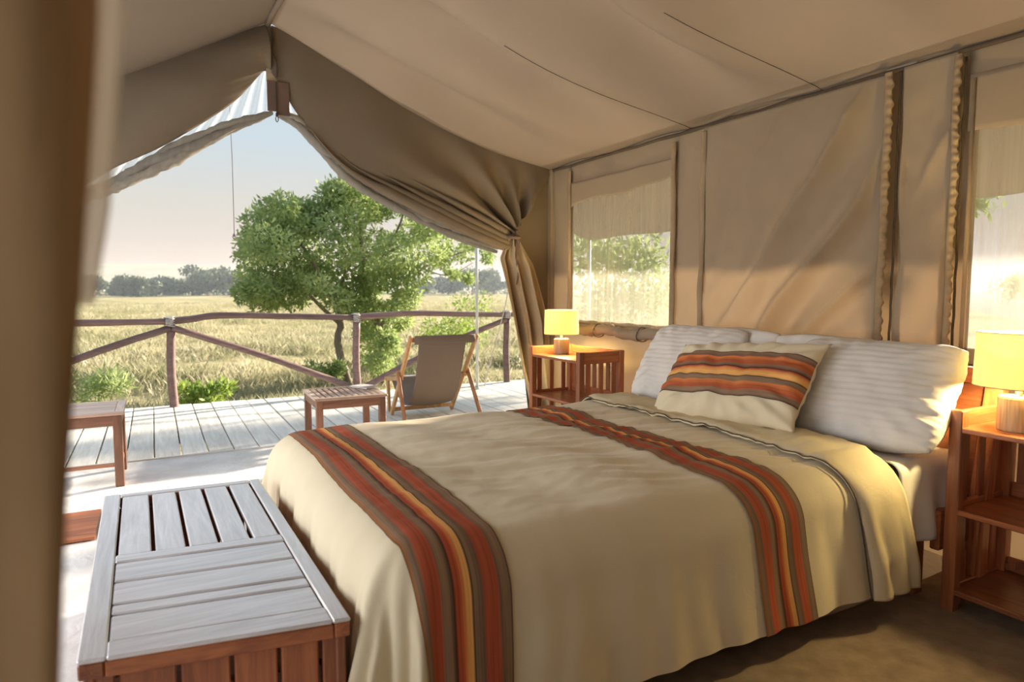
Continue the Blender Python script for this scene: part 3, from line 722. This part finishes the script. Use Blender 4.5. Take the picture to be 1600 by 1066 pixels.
P4 = pillow_mesh(.72, .46, .16, 3.3, 40).build('pillow', 'white', None, smooth=True)
tag(P4, 'rear white pillow peeking out above the striped cushion', 'pillow', GP); place_pillow(P4, (2.97, 2.86, .66), .16, .0, .02)
cw, ch_ = .90, .50
cpm = pillow_mesh(cw, ch_, .20, 2.2, 64, wr=1.9, rounded=False)
cus = thing('cushion', 'khaki cushion with a striped orange and red band leaning on the pillows', 'cushion')
place_pillow(cus, (2.44, 2.42, .675), .70, .03, .10)
cpm.build('cushion_body', 'khaki', cus, smooth=True)
def cband(u, v):
    nn = 64; vv = lerp(.24, .77, v)
    fi = u*(nn-1); fj = vv*(nn-1); i = min(int(fi), nn-2); j = min(int(fj), nn-2); a, b = fi-i, fj-j
    g_ = lambda i, j: Vector(cpm.v[j*nn+i])
    p = g_(i, j).lerp(g_(i+1, j), a).lerp(g_(i, j+1).lerp(g_(i+1, j+1), a), b)
    return p+Vector((0, .004, 0))
b_ = grid(cband, 80, 40, lambda u, v: (1-v, u)).build('striped_band', 'stripe2', cus, smooth=True)

# ================================================================== NIGHTSTANDS
def make_stand(label):
    """local: front faces -x, origin on the floor at the centre; depth .44, width .74, height .86"""
    t = thing('nightstand', label, 'nightstand', (0, 0, 0), 0, None)
    dx, hy, H = .22, .37, .855; pw = .05
    for sx_ in (-1, 1):
        for sy in (-1, 1):
            a = sx_*dx-(0 if sx_ < 0 else pw*1.0); box('leg', (a if sx_ < 0 else sx_*dx-pw, sy*hy-(pw if sy > 0 else 0), 0), ((a+pw) if sx_ < 0 else sx_*dx, sy*hy+(0 if sy > 0 else pw), H), 'redwood_z', t)
    for z in (.765, .425, .09):
        s = box('shelf', (-dx+.004, -hy+.03, z), (dx-.01, hy-.03, z+.022), 'redwood_y', t)
        if z != .765:
            box('shelf_back', (dx-.028, -hy+.05, z+.022), (dx-.012, hy-.05, z+.085), 'redwood_y', t)
    box('gallery_back', (dx-.03, -hy+.05, .787), (dx-.008, hy-.05, H-.005), 'redwood_y', t)
    for sy in (-1, 1):
        y0, y1 = (sy*hy-.008, sy*hy-.030) if sy > 0 else (sy*hy+.008, sy*hy+.030)
        lo, hi = min(y0, y1), max(y0, y1)
        box('side_rail', (-dx+pw, lo, .76), (dx-pw, hi, H-.003), 'redwood_x', t)
        box('side_rail', (-dx+pw, lo, .40), (dx-pw, hi, .47), 'redwood_x', t)
        box('side_rail', (-dx+pw, lo, .06), (dx-pw, hi, .12), 'redwood_x', t)
        for k in range(4):
            xx = lerp(-dx+pw+.035, dx-pw-.035, k/3) if False else lerp(-dx+pw+.045, dx-pw-.045, k/2) if k < 3 else None
            if xx is None: continue
            box('slat', (xx-.022, lo+.004, .46), (xx+.022, hi-.004, .77), 'redwood_z', t)
            box('slat', (xx-.022, lo+.004, .11), (xx+.022, hi-.004, .41), 'redwood_z', t)
    for k in range(7):
        yy = lerp(-hy+.09, hy-.09, k/6)
        box('back_slat', (dx-.026, yy-.025, .44), (dx-.012, yy+.025, .77), 'redwood_z', t)
        box('back_slat', (dx-.026, yy-.013, -.0+.03), (dx-.014, yy+.013, .10), 'redwood_z', t)
    MB().bar((dx-.02, -hy+.05, .13), (dx-.02, hy-.05, .41), .014, .03).build('cross_brace', 'redwood_z', t)
    MB().bar((dx-.034, hy-.05, .13), (dx-.034, -hy+.05, .41), .014, .03).build('cross_brace', 'redwood_z', t)
    return t
st1 = make_stand('reddish slatted nightstand in the far corner by the curtain')
st1.location = (3.07, 4.60, 0); st1.rotation_euler = (0, 0, .03)
st2 = dup(st1, (3.07, 1.155, 0), 0, 'reddish slatted nightstand beside the near side of the bed')
st1['group'] = st2['group'] = 'slatted nightstands'

def make_lamp(label):
    t = thing('table_lamp', label, 'lamp')
    prof = [(0, 0), (.062, 0), (.066, .006), (.066, .125), (.062, .132), (0, .132)]
    MB().lathe(prof, 40).build('lamp_base', 'stump', t, smooth=False, bevel=0)
    MB().lathe([(.012, .13), (.012, .185), (0, .185)], 16).build('lamp_neck', 'steel', t, smooth=True)
    MB().lathe([(.148, .170), (.143, .375), (.1415, .375), (.1465, .170), (.148, .170)], 56).build('lamp_shade', 'shade', t, smooth=False)
    mb = MB()
    mb.tube([(.1475*math.cos(a), .1475*math.sin(a), .171) for a in [2*PI*k/48 for k in range(49)]], .0018, 6)
    mb.build('shade_rim', 'stump', t, smooth=True); mb = MB()
    mb.tube([(.1425*math.cos(a), .1425*math.sin(a), .374) for a in [2*PI*k/48 for k in range(49)]], .0016, 6)
    mb.build('shade_rim', 'stump', t, smooth=True)
    mb = MB()
    for k in range(3):
        a = 2*PI*k/3; mb.tube([(0, 0, .36), (.141*math.cos(a), .141*math.sin(a), .372)], .0018, 6)
    mb.build('shade_spider', 'steel', t)
    mb = MB().lathe([(0, .185), (.014, .19), (.018, .205), (.029, .232), (.031, .25), (.025, .272), (.012, .284), (0, .286)], 20)
    mb.build('bulb', 'bulb', t, smooth=True)
    return t
lp1 = make_lamp('lit table lamp with yellow drum shade on the far nightstand')
lp1.location = (3.07, 4.81, .787)
lp2 = dup(lp1, (2.99, 1.345, .787), 0, 'lit table lamp with yellow drum shade on the near nightstand')
lp1['group'] = lp2['group'] = 'pair of yellow table lamps'
lp2.scale = (1.04, 1.04, 1.04)
pts = [(3.05, 1.375, .80), (3.16, 1.45, .80), (3.225, 1.475, .865), (3.25, 1.50, .87), (3.29, 1.53, .84), (3.31, 1.54, .6), (3.31, 1.54, .1)]
tag(MB().tube([catmull(pts, i/40) for i in range(41)], .004, 6).build('lamp_cord', 'cable', None, smooth=True), 'thin dark cord leaving the near lamp over the nightstand rail', 'cord')

# ================================================================== FOREGROUND CHEST (slatted lid)
Q = [Vector((-.202, 3.150)), Vector((.392, 3.112)), Vector((.422, 1.664)), Vector((-.184, 1.755))]  # back-left, back-right, front-right, front-left
def qmap(s, t): return (Q[0].lerp(Q[1], s)).lerp(Q[3].lerp(Q[2], s), t)
chest = thing('slatted_chest', 'low wooden chest with bleached slatted lid at the foot of the bed', 'chest')
def cbox(name, s0, s1, t0, t1, z0, z1, mat, bevel=.004, n=1):
    mb = MB(); vs = [(*qmap(s, t), z) for z in (z0, z1) for s, t in ((s0, t0), (s1, t0), (s1, t1), (s0, t1))]
    mb.add(vs, [(0, 1, 2, 3), (7, 6, 5, 4), (0, 4, 5, 1), (1, 5, 6, 2), (2, 6, 7, 3), (3, 7, 4, 0)])
    return mb.build(name, mat, chest, bevel=bevel)
ZT = .5
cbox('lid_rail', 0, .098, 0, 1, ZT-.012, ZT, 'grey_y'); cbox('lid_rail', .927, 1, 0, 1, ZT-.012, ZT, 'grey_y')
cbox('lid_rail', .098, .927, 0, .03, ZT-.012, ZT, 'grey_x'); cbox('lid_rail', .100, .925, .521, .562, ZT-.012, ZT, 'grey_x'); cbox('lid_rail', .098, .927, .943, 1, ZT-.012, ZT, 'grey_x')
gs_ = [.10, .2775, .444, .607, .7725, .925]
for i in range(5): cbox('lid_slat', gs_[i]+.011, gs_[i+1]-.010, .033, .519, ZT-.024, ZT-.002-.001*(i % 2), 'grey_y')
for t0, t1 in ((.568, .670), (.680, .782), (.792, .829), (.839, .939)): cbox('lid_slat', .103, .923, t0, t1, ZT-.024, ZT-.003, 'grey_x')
for a_, b_, c_, d_ in ((.002, .09, .002, .998), (.935, .998, .002, .998)): cbox('lid_edge', a_, b_, c_, d_, ZT-.052, ZT-.0125, 'redwood_y')
for c_, d_ in ((.002, .028), (.525, .558), (.947, .998)): cbox('lid_edge', .092, .933, c_, d_, ZT-.052, ZT-.0125, 'redwood_x')
fb = [.02, .13, .344, .54, .72, .885, .98]
for i in range(6): cbox('front_board', fb[i]+.008, fb[i+1]-.008, .965, .982, .03, ZT-.052, 'redwood_z')
for i in range(6): cbox('back_board', fb[i]+.008, fb[i+1]-.008, .018, .034, .03, ZT-.052, 'redwood_z')
for k in range(12):
    t0 = lerp(.03, .97, k/12); cbox('side_board', .02, .045, t0+.006, t0+.94/12-.006, .03, ZT-.052, 'redwood_z'); cbox('side_board', .955, .98, t0+.006, t0+.94/12-.006, .03, ZT-.052, 'redwood_z')
for s0 in (.015, .945):
    for t0 in (.012, .952): cbox('corner_post', s0, s0+.04, t0, t0+.036, 0, ZT-.052, 'redwood_z')
cbox('inner_frame', .05, .95, .94, .962, .30, .36, 'redwood_x'); cbox('inner_frame', .05, .95, .94, .962, .06, .12, 'redwood_x')
cbox('chest_bottom', .05, .95, .04, .96, .05, .07, 'brown_x')

# ================================================================== DECK FURNITURE
def slat_table(name, label, cat, loc, wx, wy, H, rz, nsl, along='y', gap=.012, low=True, lab=None):
    t = thing(name, label, cat, loc, rz); hx, hy = wx/2, wy/2; lw = .055
    for sx_ in (-1, 1):
        for sy in (-1, 1): box('leg', (sx_*(hx-.015)-(lw if sx_ > 0 else 0), sy*(hy-.015)-(lw if sy > 0 else 0), 0), (sx_*(hx-.015)+(0 if sx_ > 0 else lw), sy*(hy-.015)+(0 if sy > 0 else lw), H-.022), 'brown_z', t)
    for s_ in (-1, 1):
        box('apron', (-hx+.05, s_*(hy-.03)-.012, H-.095), (hx-.05, s_*(hy-.03)+.012, H-.022), 'brown_x', t)
        box('apron', (s_*(hx-.03)-.012, -hy+.05, H-.095), (s_*(hx-.03)+.012, hy-.05, H-.022), 'brown_y', t)
        if low: 
            box('stretcher', (s_*(hx-.04)-.012, -hy+.06, .10), (s_*(hx-.04)+.012, hy-.06, .135), 'brown_y', t)
    if low: box('stretcher', (-hx+.06, -.02-hy+.06, .135), (hx-.06, .0-hy+.06, .16), 'brown_x', t)
    ins = .055
    for s_ in (-1, 1):
        box('top_rail', (-hx, s_*hy-(ins if s_ > 0 else 0), H-.022), (hx, s_*hy+(0 if s_ > 0 else ins), H), 'slat_x', t)
        box('top_rail', (s_*hx-(ins if s_ > 0 else 0), -hy+ins, H-.022), (s_*hx+(0 if s_ > 0 else ins), hy-ins, H), 'slat_y', t)
    if along == 'y':
        for k in range(nsl):
            a = lerp(-hx+ins, hx-ins, k/nsl)+gap/2; b = lerp(-hx+ins, hx-ins, (k+1)/nsl)-gap/2
            box('slat', (a, -hy+ins, H-.020), (b, hy-ins, H-.002), 'slat_y', t)
    else:
        for k in range(nsl):
            a = lerp(-hy+ins, hy-ins, k/nsl)+gap/2; b = lerp(-hy+ins, hy-ins, (k+1)/nsl)-gap/2
            box('slat', (-hx+ins, a, H-.020), (hx-ins, b, H-.002), 'slat_x', t)
    return t
slat_table('side_table', 'low square slatted wooden table beside the sling chair on the deck', 'table', (1.475, 5.90, 0), .62, .64, .43, -.03, 9, 'y', .022, False)
slat_table('bench', 'low wooden bench with pale slatted top at the left edge by the tent opening', 'bench', (-.775, 5.45, 0), 1.16, .56, .515, .0, 4, 'x', .01, True)
bk_ = thing('booklet', 'pale booklet lying on the far right corner of the slatted deck table', 'booklet', (1.70, 6.06, .431), .5)
MB().box((-.075, -.11, 0), (.075, .11, .012)).build('pages', 'paper', bk_, bevel=.003)
MB().box((-.078, -.112, .012), (.078, .112, .016)).build('cover', 'rope', bk_, bevel=.002)

# sling chair, seen from behind
ch = thing('deck_chair', 'folding wooden deck chair with grey-brown canvas sling facing the field', 'chair')
for xx, sgn in ((2.195, -1), (2.90, 1)):
    MB().bar((xx, 6.14, .875), (xx-.01*sgn, 6.80, 0.012), .032, .05).build('back_rail', 'teak', ch, bevel=.006)
    MB().bar((xx+.034*sgn, 6.46, .50), (xx+.060*sgn, 6.16, .012), .03, .048).build('strut', 'teakred', ch, bevel=.006)
    MB().bar((xx+.0, 6.42, .44), (xx-.03*sgn, 7.02, .36), .028, .045).build('seat_rail', 'teak', ch, bevel=.005)
    MB().bar((xx-.03*sgn, 6.98, .38), (xx-.03*sgn, 6.94, .012), .03, .045).build('front_leg', 'teak', ch, bevel=.005)
MB().tube([(2.17, 6.46, .455), (2.93, 6.46, .455)], .009, 8).build('pivot_rod', 'steel', ch, smooth=True)
MB().bar((2.20, 6.145, .845), (2.895, 6.145, .845), .025, .05, (0, 1, 0)).build('top_bar', 'teakred', ch, bevel=.004)
MB().bar((2.20, 7.00, .365), (2.895, 7.00, .365), .03, .04, (0, 1, 0)).build('front_bar', 'teak', ch, bevel=.004)
MB().bar((2.21, 6.74, .07), (2.89, 6.74, .07), .03, .04, (0, 1, 0)).build('foot_bar', 'teak', ch, bevel=.004)
slp = [(6.125, .875), (6.118, .80), (6.15, .70), (6.20, .55), (6.27, .38), (6.38, .22), (6.52, .145), (6.68, .16), (6.84, .25), (7.0, .39)]
def sling(u, v):
    p = catmull([(a, b, 0) for a, b in slp], v); s_ = u*2-1
    w_ = .255-.012*math.sin(PI*v)
    return (2.515+s_*w_, p.x+.012*(1-s_*s_)*math.sin(PI*v), p.y-.03*(1-s_*s_)*math.sin(PI*v)**2)
grid(sling, 20, 60).build('sling_seat', 'sling', ch, smooth=True, solid=.004)
def cuff(u, v):
    a = lerp(-.4, PI+.6, v); return (2.547+(u*2-1)*.314, 6.145-.026*math.sin(a), .845+.045*math.cos(a)-.01)
grid(lambda u, v: (2.547+(u*2-1)*.325, 6.115-.006*math.sin(v*PI), lerp(.80, .885, v)), 10, 8).build('sling_cuff', 'sling', ch, smooth=True, solid=.006)

# log railing along the deck edge
RY = 8.45
rg = thing('log_railing', 'rustic dark log railing along the outer deck edge', 'railing', (0, 0, 0))
posts = [-1.95, .17, 2.285, 4.46]
for k, px in enumerate(posts):
    MB().tube([(px+.008*math.sin(i), RY, lerp(-.3, .97, i/8)) for i in range(9)], [.048]*4+[.046]*5, 12, wob=.12, seed=k).build('post', 'log', rg, smooth=True)
tops = [[(-1.95, .985), (-1.2, .99), (-.65, .978), (.19, .974)], [(.15, .974), (.38, .995), (.62, 1.03), (1.0, 1.025), (1.5, 1.005), (2.30, .972)], [(2.26, .98), (2.7, 1.0), (3.05, 1.015), (3.6, .995), (4.46, .97)], [(4.46, .97), (5.2, .98), (6.1, .97)]]
for k, T in enumerate(tops):
    pts = [catmull([(a, b, 0) for a, b in T], i/16) for i in range(17)]
    MB().tube([(p.x, RY-.02, p.y) for p in pts], [lerp(.040, .036, i/16) for i in range(17)], 12, wob=.16, seed=k*3).build('top_rail', 'log', rg, smooth=True)
for k, (a, b) in enumerate((((.17, .90), (-1.92, .08)), ((.19, .90), (2.25, .06)), ((4.44, .90), (2.33, .05)))):
    pts = [(lerp(a[0], b[0], i/12), RY-.03, lerp(a[1], b[1], i/12)+.05*math.sin(PI*i/12)*(1 if k != 1 else .6)) for i in range(13)]
    MB().tube(pts, [lerp(.036, .042, i/12) for i in range(13)], 12, wob=.16, seed=k+20).build('brace', 'log', rg, smooth=True)
for k, px in enumerate(posts):
    mb = MB()
    for j in range(7):
        zc = .925+j*.014; tl = .5 if j % 2 else -.5
        mb.tube([(px+.056*math.cos(a), RY-.012+.060*math.sin(a), zc+.018*tl*math.cos(a)) for a in [2*PI*q/14 for q in range(15)]], .008, 5)
    for j in range(5):
        xc = px-.03+j*.015
        mb.tube([(xc+.008*math.cos(a), RY-.02+.050*math.cos(a), .975+.052*math.sin(a)) for a in [2*PI*q/14 for q in range(15)]], .008, 5)
    mb.build('rope_lashing', 'rope', rg, smooth=True)

tp = thing('awning_pole', 'thin pale metal pole standing on the deck behind the sling chair', 'pole', (3.79, 8.02, 0))
MB().tube([(0, 0, 0), (0, 0, 2.35)], .019, 12).build('pole_tube', 'pole', tp, smooth=True)
MB().tube([(0, 0, 0), (0, 0, .03)], .035, 12).build('pole_foot', 'pole', tp, smooth=True)
MB().tube([(0, 0, 2.35), (0, 0, 2.42)], .006, 8).build('pole_spike', 'steel', tp, smooth=True)
tag(MB().tube([(3.98, 8.2, -.0), (4.15, 7.9, 1.1), (4.25, 7.75, 2.0)], .006, 6).build('guy_rope', 'rope', None, smooth=True), 'thin pale guy rope slanting up beside the metal pole', 'rope')
hc = thing('hanging_cord', 'thin cord with small weight hanging left of the tree', 'cord', (RX-.05, 8.0, 1.94))
MB().tube([(0, 0, 0), (.004, 0, .8), (-.006, 0, 1.48)], .0045, 6).build('cord', 'cord', hc, smooth=True)
MB().lathe([(0, -.03), (.02, -.028), (.016, -.005), (.006, .01), (0, .012)], 12).build('cord_weight', 'cord', hc, smooth=True)

# ---- rug at the near side of the bed and a brown mat at left
def rugfn(u, v):
    x = lerp(.75, 3.38, u); y = lerp(.40, 1.72+.02*math.sin(u*7), v); z = .012+.004*nz(x*4, y*4)
    return (x, y, z)
tag(grid(rugfn, 60, 40).build('rug', 'rug', None, smooth=True, solid=.012), 'rumpled brown rug on the floor by the near side of the bed', 'rug')
tag(box('floor_mat', (-1.1, 4.12, .006), (-.315, 4.64, .022), 'redwood_x', None, .004), 'brown mat on the floor left of the slatted chest', 'mat')

# ---- foreground door flap close to the camera
df = thing('door_flap', 'blurred brown canvas door flap filling the left foreground', 'door flap')
def flap(u, v):
    z = lerp(0., 2.15, v)
    xe = lerp(-.1215, .052, v) if False else interp([(0, -.118), (1.121, -.054), (1.511, -.0215), (2.35, .02)], z)[0]
    x = lerp(-1.0, xe, u)
    return (x, .47+.02*math.sin(x*50+.5)+.05*math.sin(x*11)+.01*nz(z*4, x*8), z)
grid(flap, 90, 30).build('flap_cloth', 'flap', df, smooth=True, solid=.006)
def strip(u, v):
    z = lerp(1.34, 2.15, v); xe = interp([(1.0, -.066), (1.368, -.033), (1.511, -.0215), (2.35, .02)], z)[0]
    wd = interp([(1.25, .004), (1.34, .005), (1.40, .011), (1.51, .014), (2.35, .016)], z)[0]
    return (lerp(xe-.01, xe+wd, u), .462+.003*math.sin(u*9), z)
grid(strip, 8, 30).build('flap_binding', 'binding', df, smooth=True, solid=.002)

# ================================================================== VEGETATION
def leaves_mesh(name, centers, radii, counts, L, Wd, mat, parent, seed, shell=.55, flat=.75, droop=0.):
    rs = np.random.RandomState(seed); P = []
    for c, r, n in zip(centers, radii, counts):
        d = rs.normal(size=(n, 3)); d /= np.linalg.norm(d, axis=1)[:, None]
        rr = (shell+(1-shell)*rs.rand(n)**.6)[:, None]
        p = np.array(c)+d*rr*np.array([r, r, r*flat])
        p += rs.normal(size=(n, 3))*r*.08
        P.append(np.hstack([p, d]))
    P = np.vstack(P); n = len(P); pos = P[:, :3]; out_ = P[:, 3:]
    ax = out_*.6+rs.normal(size=(n, 3))*.8; ax[:, 2] -= droop; ax /= np.linalg.norm(ax, axis=1)[:, None]
    sd_ = np.cross(ax, rs.normal(size=(n, 3))); sd_ /= np.linalg.norm(sd_, axis=1)[:, None]
    l = L*(.6+.8*rs.rand(n))[:, None]; w_ = Wd*(.6+.8*rs.rand(n))[:, None]
    v = np.empty((n, 4, 3)); v[:, 0] = pos; v[:, 1] = pos+ax*l*.5+sd_*w_*.5; v[:, 2] = pos+ax*l; v[:, 3] = pos+ax*l*.5-sd_*w_*.5
    me = bpy.data.meshes.new(name); me.vertices.add(n*4); me.vertices.foreach_set('co', v.astype(np.float32).ravel())
    me.loops.add(n*4); me.loops.foreach_set('vertex_index', np.arange(n*4, dtype=np.int32))
    me.polygons.add(n); me.polygons.foreach_set('loop_start', np.arange(0, n*4, 4, dtype=np.int32)); me.polygons.foreach_set('loop_total', np.full(n, 4, dtype=np.int32))
    me.update(); me.materials.append(M[mat]); o = bpy.data.objects.new(name, me); C.objects.link(o)
    if parent: o.parent = parent
    o['kind'] = 'stuff'; return o
F_ = 1043.
fw = Vector((math.sin(YAW)*math.cos(PITCH), math.cos(YAW)*math.cos(PITCH), -math.sin(PITCH))); rt = Vector((math.cos(YAW), -math.sin(YAW), 0)); up = rt.cross(fw)
def at(u, v, y):
    d = fw+rt*(u-800)/F_+up*(533-v)/F_; return Vector((0, 0, 1.35))+d*(y/d.y)
# the big bushy tree
tree = thing('leafy_tree', 'large bushy green tree with split trunk just beyond the railing', 'tree')
TY = 12.8
mpp = TY/math.cos(0)*1.13/F_     # metres per pixel there, about
blobs = [(412, 400, 42), (398, 360, 34), (400, 440, 32), (430, 335, 36), (470, 320, 38), (452, 375, 48), (440, 440, 36), (500, 355, 50), (515, 305, 36), (560, 300, 40), (590, 285, 32),
         (545, 345, 48), (600, 330, 46), (640, 330, 38), (655, 370, 34), (500, 410, 48), (550, 400, 50), (600, 390, 46), (560, 450, 44), (470, 450, 34), (510, 455, 34), (600, 440, 40), (575, 490, 34), (612, 480, 28),
         (590, 520, 28), (392, 458, 26), (415, 472, 20), (585, 555, 26), (575, 520, 22), (625, 470, 26), (602, 575, 20), (610, 540, 22), (620, 500, 24), (425, 465, 20), (640, 420, 28), (690, 350, 24), (680, 395, 26)]
cs = []; rs_ = []; ns = []
rr_ = random.Random(3)
for (u, v, r_) in blobs:
    for q in range(3):
        c = at(u+rr_.uniform(-.5, .5)*r_, v+rr_.uniform(-.5, .5)*r_, TY+rr_.uniform(-1, 1)*1.1)
        rad = r_*mpp*rr_.uniform(.45, .8); cs.append(c); rs_.append(rad); ns.append(int(680*(rad/.45)**2)+60)
leaves_mesh('foliage', cs, rs_, ns, .105, .040, 'leaf', tree, 1)
def limb(pts, r0, r1, name='branch', n=9, par=tree):
    P = [catmull(pts, i/14) for i in range(15)]
    return MB().tube(P, [lerp(r0, r1, i/14) for i in range(15)], n, wob=.2, seed=r0*99).build(name, 'bark', par, smooth=True)
base = at(548, 592, TY); base.z = -.65
limb([base, at(528, 540, TY), at(532, 505, TY), at(520, 470, TY), at(500, 430, TY), at(470, 380, TY)], .085, .03, 'trunk')
limb([at(594, 590, TY-.1)-Vector((0, 0, .3)), at(600, 560, TY), at(590, 510, TY), at(575, 450, TY), at(565, 380, TY), at(560, 320, TY)], .085, .025, 'trunk')
for P_, a, b in (([at(530, 505, TY), at(500, 478, TY-.1), at(475, 452, TY-.2), at(440, 420, TY)], .045, .012), ([at(560, 440, TY), at(600, 400, TY), at(650, 370, TY), at(700, 340, TY)], .04, .010),
                 ([at(590, 520, TY), at(625, 460, TY), at(660, 420, TY), at(720, 395, TY), at(765, 385, TY)], .04, .008), ([at(600, 400, TY), at(625, 350, TY), at(640, 300, TY), at(650, 290, TY)], .03, .008),
                 ([at(520, 470, TY), at(540, 420, TY), at(520, 350, TY), at(515, 310, TY)], .04, .01), ([at(650, 370, TY), at(690, 345, TY), at(720, 350, TY), at(760, 345, TY)], .02, .006), ([at(660, 420, TY), at(700, 430, TY), at(740, 410, TY)], .015, .005)):
    limb(P_, a, b)
sp = [(680, 330, 22), (700, 370, 24), (722, 400, 22), (690, 405, 20), (745, 385, 22), (765, 400, 16), (705, 425, 14), (735, 435, 10), (660, 330, 20), (720, 345, 18)]
cs = []; rs_ = []; ns = []
for (u, v, r_) in sp:
    for q in range(3):
        cs.append(at(u+rr_.uniform(-1, 1)*r_*.6, v+rr_.uniform(-1, 1)*r_*.6, TY+rr_.uniform(-.5, .5))); rs_.append(r_*mpp*.6); ns.append(95)
leaves_mesh('sparse_foliage', cs, rs_, ns, .10, .034, 'leaf', tree, 4, shell=.2)

def shrub(label, u, v, Y_, r, n, mat='leafbright', L=.11, Wd=.035, seed=0, hgt=1., stems=True):
    t = thing('shrub', label, 'shrub'); c = at(u, v, Y_); k = random.Random(seed)
    cs = [c+Vector((k.uniform(-1, 1)*r, k.uniform(-.5, .5)*r, k.uniform(-.5, .5)*r*hgt)) for _ in range(9)]
    leaves_mesh('foliage', cs, [r*.5]*9, [n//9]*9, L, Wd, mat, t, seed, shell=.1, droop=-.5)
    mb = MB()
    if stems:
      for q in range(7): mb.tube([(c.x+k.uniform(-.1, .1), c.y, -.72), tuple(cs[q])], [.012, .004], 5)
    if stems: mb.build('stem', 'bark', t)
    return t
shrub('bright green shrub rising at the deck edge right of the left railing post', 322, 622, 9.9, .27, 1100, seed=5, L=.10)
shrub('green shrub at the foot of the big tree behind the brace', 512, 582, 12.3, .32, 1000, 'leaf', seed=6, L=.09)
shrub('small grassy shrub low behind the left railing brace', 145, 605, 10.2, .35, 600, 'leaf', seed=9, L=.16, Wd=.02)
shrub('pale loose shrub beyond the pole at the right end of the railing', 745, 500, 15.0, .75, 1300, 'leafbright', seed=7, hgt=1.2)
shrub('yellow-green bush behind the sling chair near the pole', 690, 520, 16.0, .5, 700, 'leafbright', seed=8)
shrub('green bush outside the far net window', 1010, 430, 8.0, .9, 2500, 'leaf', seed=11, L=.14, Wd=.05)
shrub('leafy branch tips outside the near net window', 1535, 318, 2.75, .13, 130, 'leaf', seed=12, L=.09, Wd=.03, stems=False)

# far tree line
ft = [('lone far flat-topped tree at the left end of the tree line', 145, 443, 14, 175), ('low round far tree right of the lone flat-topped one', 186, 452, 9, 180), ('dark spreading far tree standing apart before the main tree line', 212, 443, 22, 170),
      ('wide low far tree at the left start of the main tree line', 262, 447, 20, 185), ('far rounded tree in the middle of the main tree line', 300, 443, 24, 180), ('tall far tree whose crown tops the main tree line', 325, 434, 26, 185),
      ('far broad tree left of the big tree crown', 352, 440, 26, 175), ('far tree partly hidden by the big tree crown', 382, 445, 24, 180), ('far pale bushy tree seen under the big tree between trunk and pole', 655, 448, 18, 190), ('far tree left of the metal pole', 700, 441, 24, 180), ('far tree directly behind the metal pole', 738, 436, 30, 170), ('far tree at the right end beside the curtain', 772, 440, 26, 180)]
for k, (lab, u, v, r_, Y_) in enumerate(ft):
    t = thing('far_tree', lab, 'tree', group='hazy trees along the horizon'); c = at(u, v+2, Y_); q = random.Random(k); rm = r_*Y_*1.15/F_
    cs = [c+Vector((q.uniform(-.8, .8)*rm, q.uniform(-.5, .5)*rm, q.uniform(-.35, .4)*rm)) for _ in range(10)]
    leaves_mesh('crown', cs, [rm*.42]*10, [260]*10, .75, .5, 'leaffar', t, k, shell=.0, flat=.6)
    MB().tube([(c.x, c.y, -1), (c.x+.2, c.y, c.z)], [.35, .2], 6).build('trunk', 'bark', t)
o = leaves_mesh('far_bush_belt', [at(u, 460-(u % 7)*.5, 192) for u in range(100, 900, 16)], [1.5]*50, [90]*50, .6, .4, 'leaffar', None, 77, shell=0, flat=.6)
tag(o, 'low dark belt of bushes along the far edge of the grassland', 'bushes')
shrub('hazy low bush far outside the near net window', 1575, 452, 40., 2.2, 1500, 'leaf', seed=21, L=.3, Wd=.12)

# grass as one joined mesh, denser near the deck
rs = np.random.RandomState(11); n = 26000
dist = 9.4*np.exp(rs.rand(n)**.85*math.log(95/9.4)); ang = rs.uniform(-.16, .86, n)
gx = dist*np.tan(ang)*1.0; gy = dist
keep = (gy > 8.75); gx, gy = gx[keep], gy[keep]; n = len(gx)
clump = np.array([noise.noise(Vector((a*.35, b*.35, 0)))+.5*noise.noise(Vector((a*1.3, b*1.3, 3))) for a, b in zip(gx, gy)])
sel = rs.rand(n) < (.55+clump*1.0); gx, gy, clump = gx[sel], gy[sel], clump[sel]; n = len(gx)
B = 14; gx = np.repeat(gx, B)+rs.normal(size=n*B)*.09*np.repeat(1+gy/40, B); gy2 = np.repeat(gy, B)+rs.normal(size=n*B)*.09*np.repeat(1+gy/40, B)
hgt = np.repeat(.25+.20*clump, B)*(.5+.8*rs.rand(n*B)); hgt = np.maximum(hgt, .08); sc_ = np.repeat(1+gy/45, B)
wd = .0050*sc_*(.7+.6*rs.rand(n*B)); dx = rs.normal(size=n*B)*.35*hgt; dy = rs.normal(size=n*B)*.35*hgt; th = rs.rand(n*B)*PI
z0 = np.full(n*B, -.66); v = np.empty((n*B, 4, 3))
cx, sy_ = np.cos(th)*wd, np.sin(th)*wd
v[:, 0] = np.stack([gx-cx, gy2-sy_, z0], 1); v[:, 1] = np.stack([gx+cx, gy2+sy_, z0], 1)
v[:, 2] = np.stack([gx+dx*.5+cx*.7, gy2+dy*.5+sy_*.7, z0+hgt*.62], 1); v[:, 3] = np.stack([gx+dx, gy2+dy, z0+hgt], 1)
nn = n*B; me = bpy.data.meshes.new('savanna_grass'); me.vertices.add(nn*4); me.vertices.foreach_set('co', v.astype(np.float32).ravel())
me.loops.add(nn*4); me.loops.foreach_set('vertex_index', np.arange(nn*4, dtype=np.int32)); me.polygons.add(nn)
me.polygons.foreach_set('loop_start', np.arange(0, nn*4, 4, dtype=np.int32)); me.polygons.foreach_set('loop_total', np.full(nn, 4, dtype=np.int32)); me.update()
me.materials.append(M['grass']); go = bpy.data.objects.new('savanna_grass', me); C.objects.link(go)
tag(go, 'dry yellow savanna grass in tufts beyond the deck', 'grass', kind='stuff')
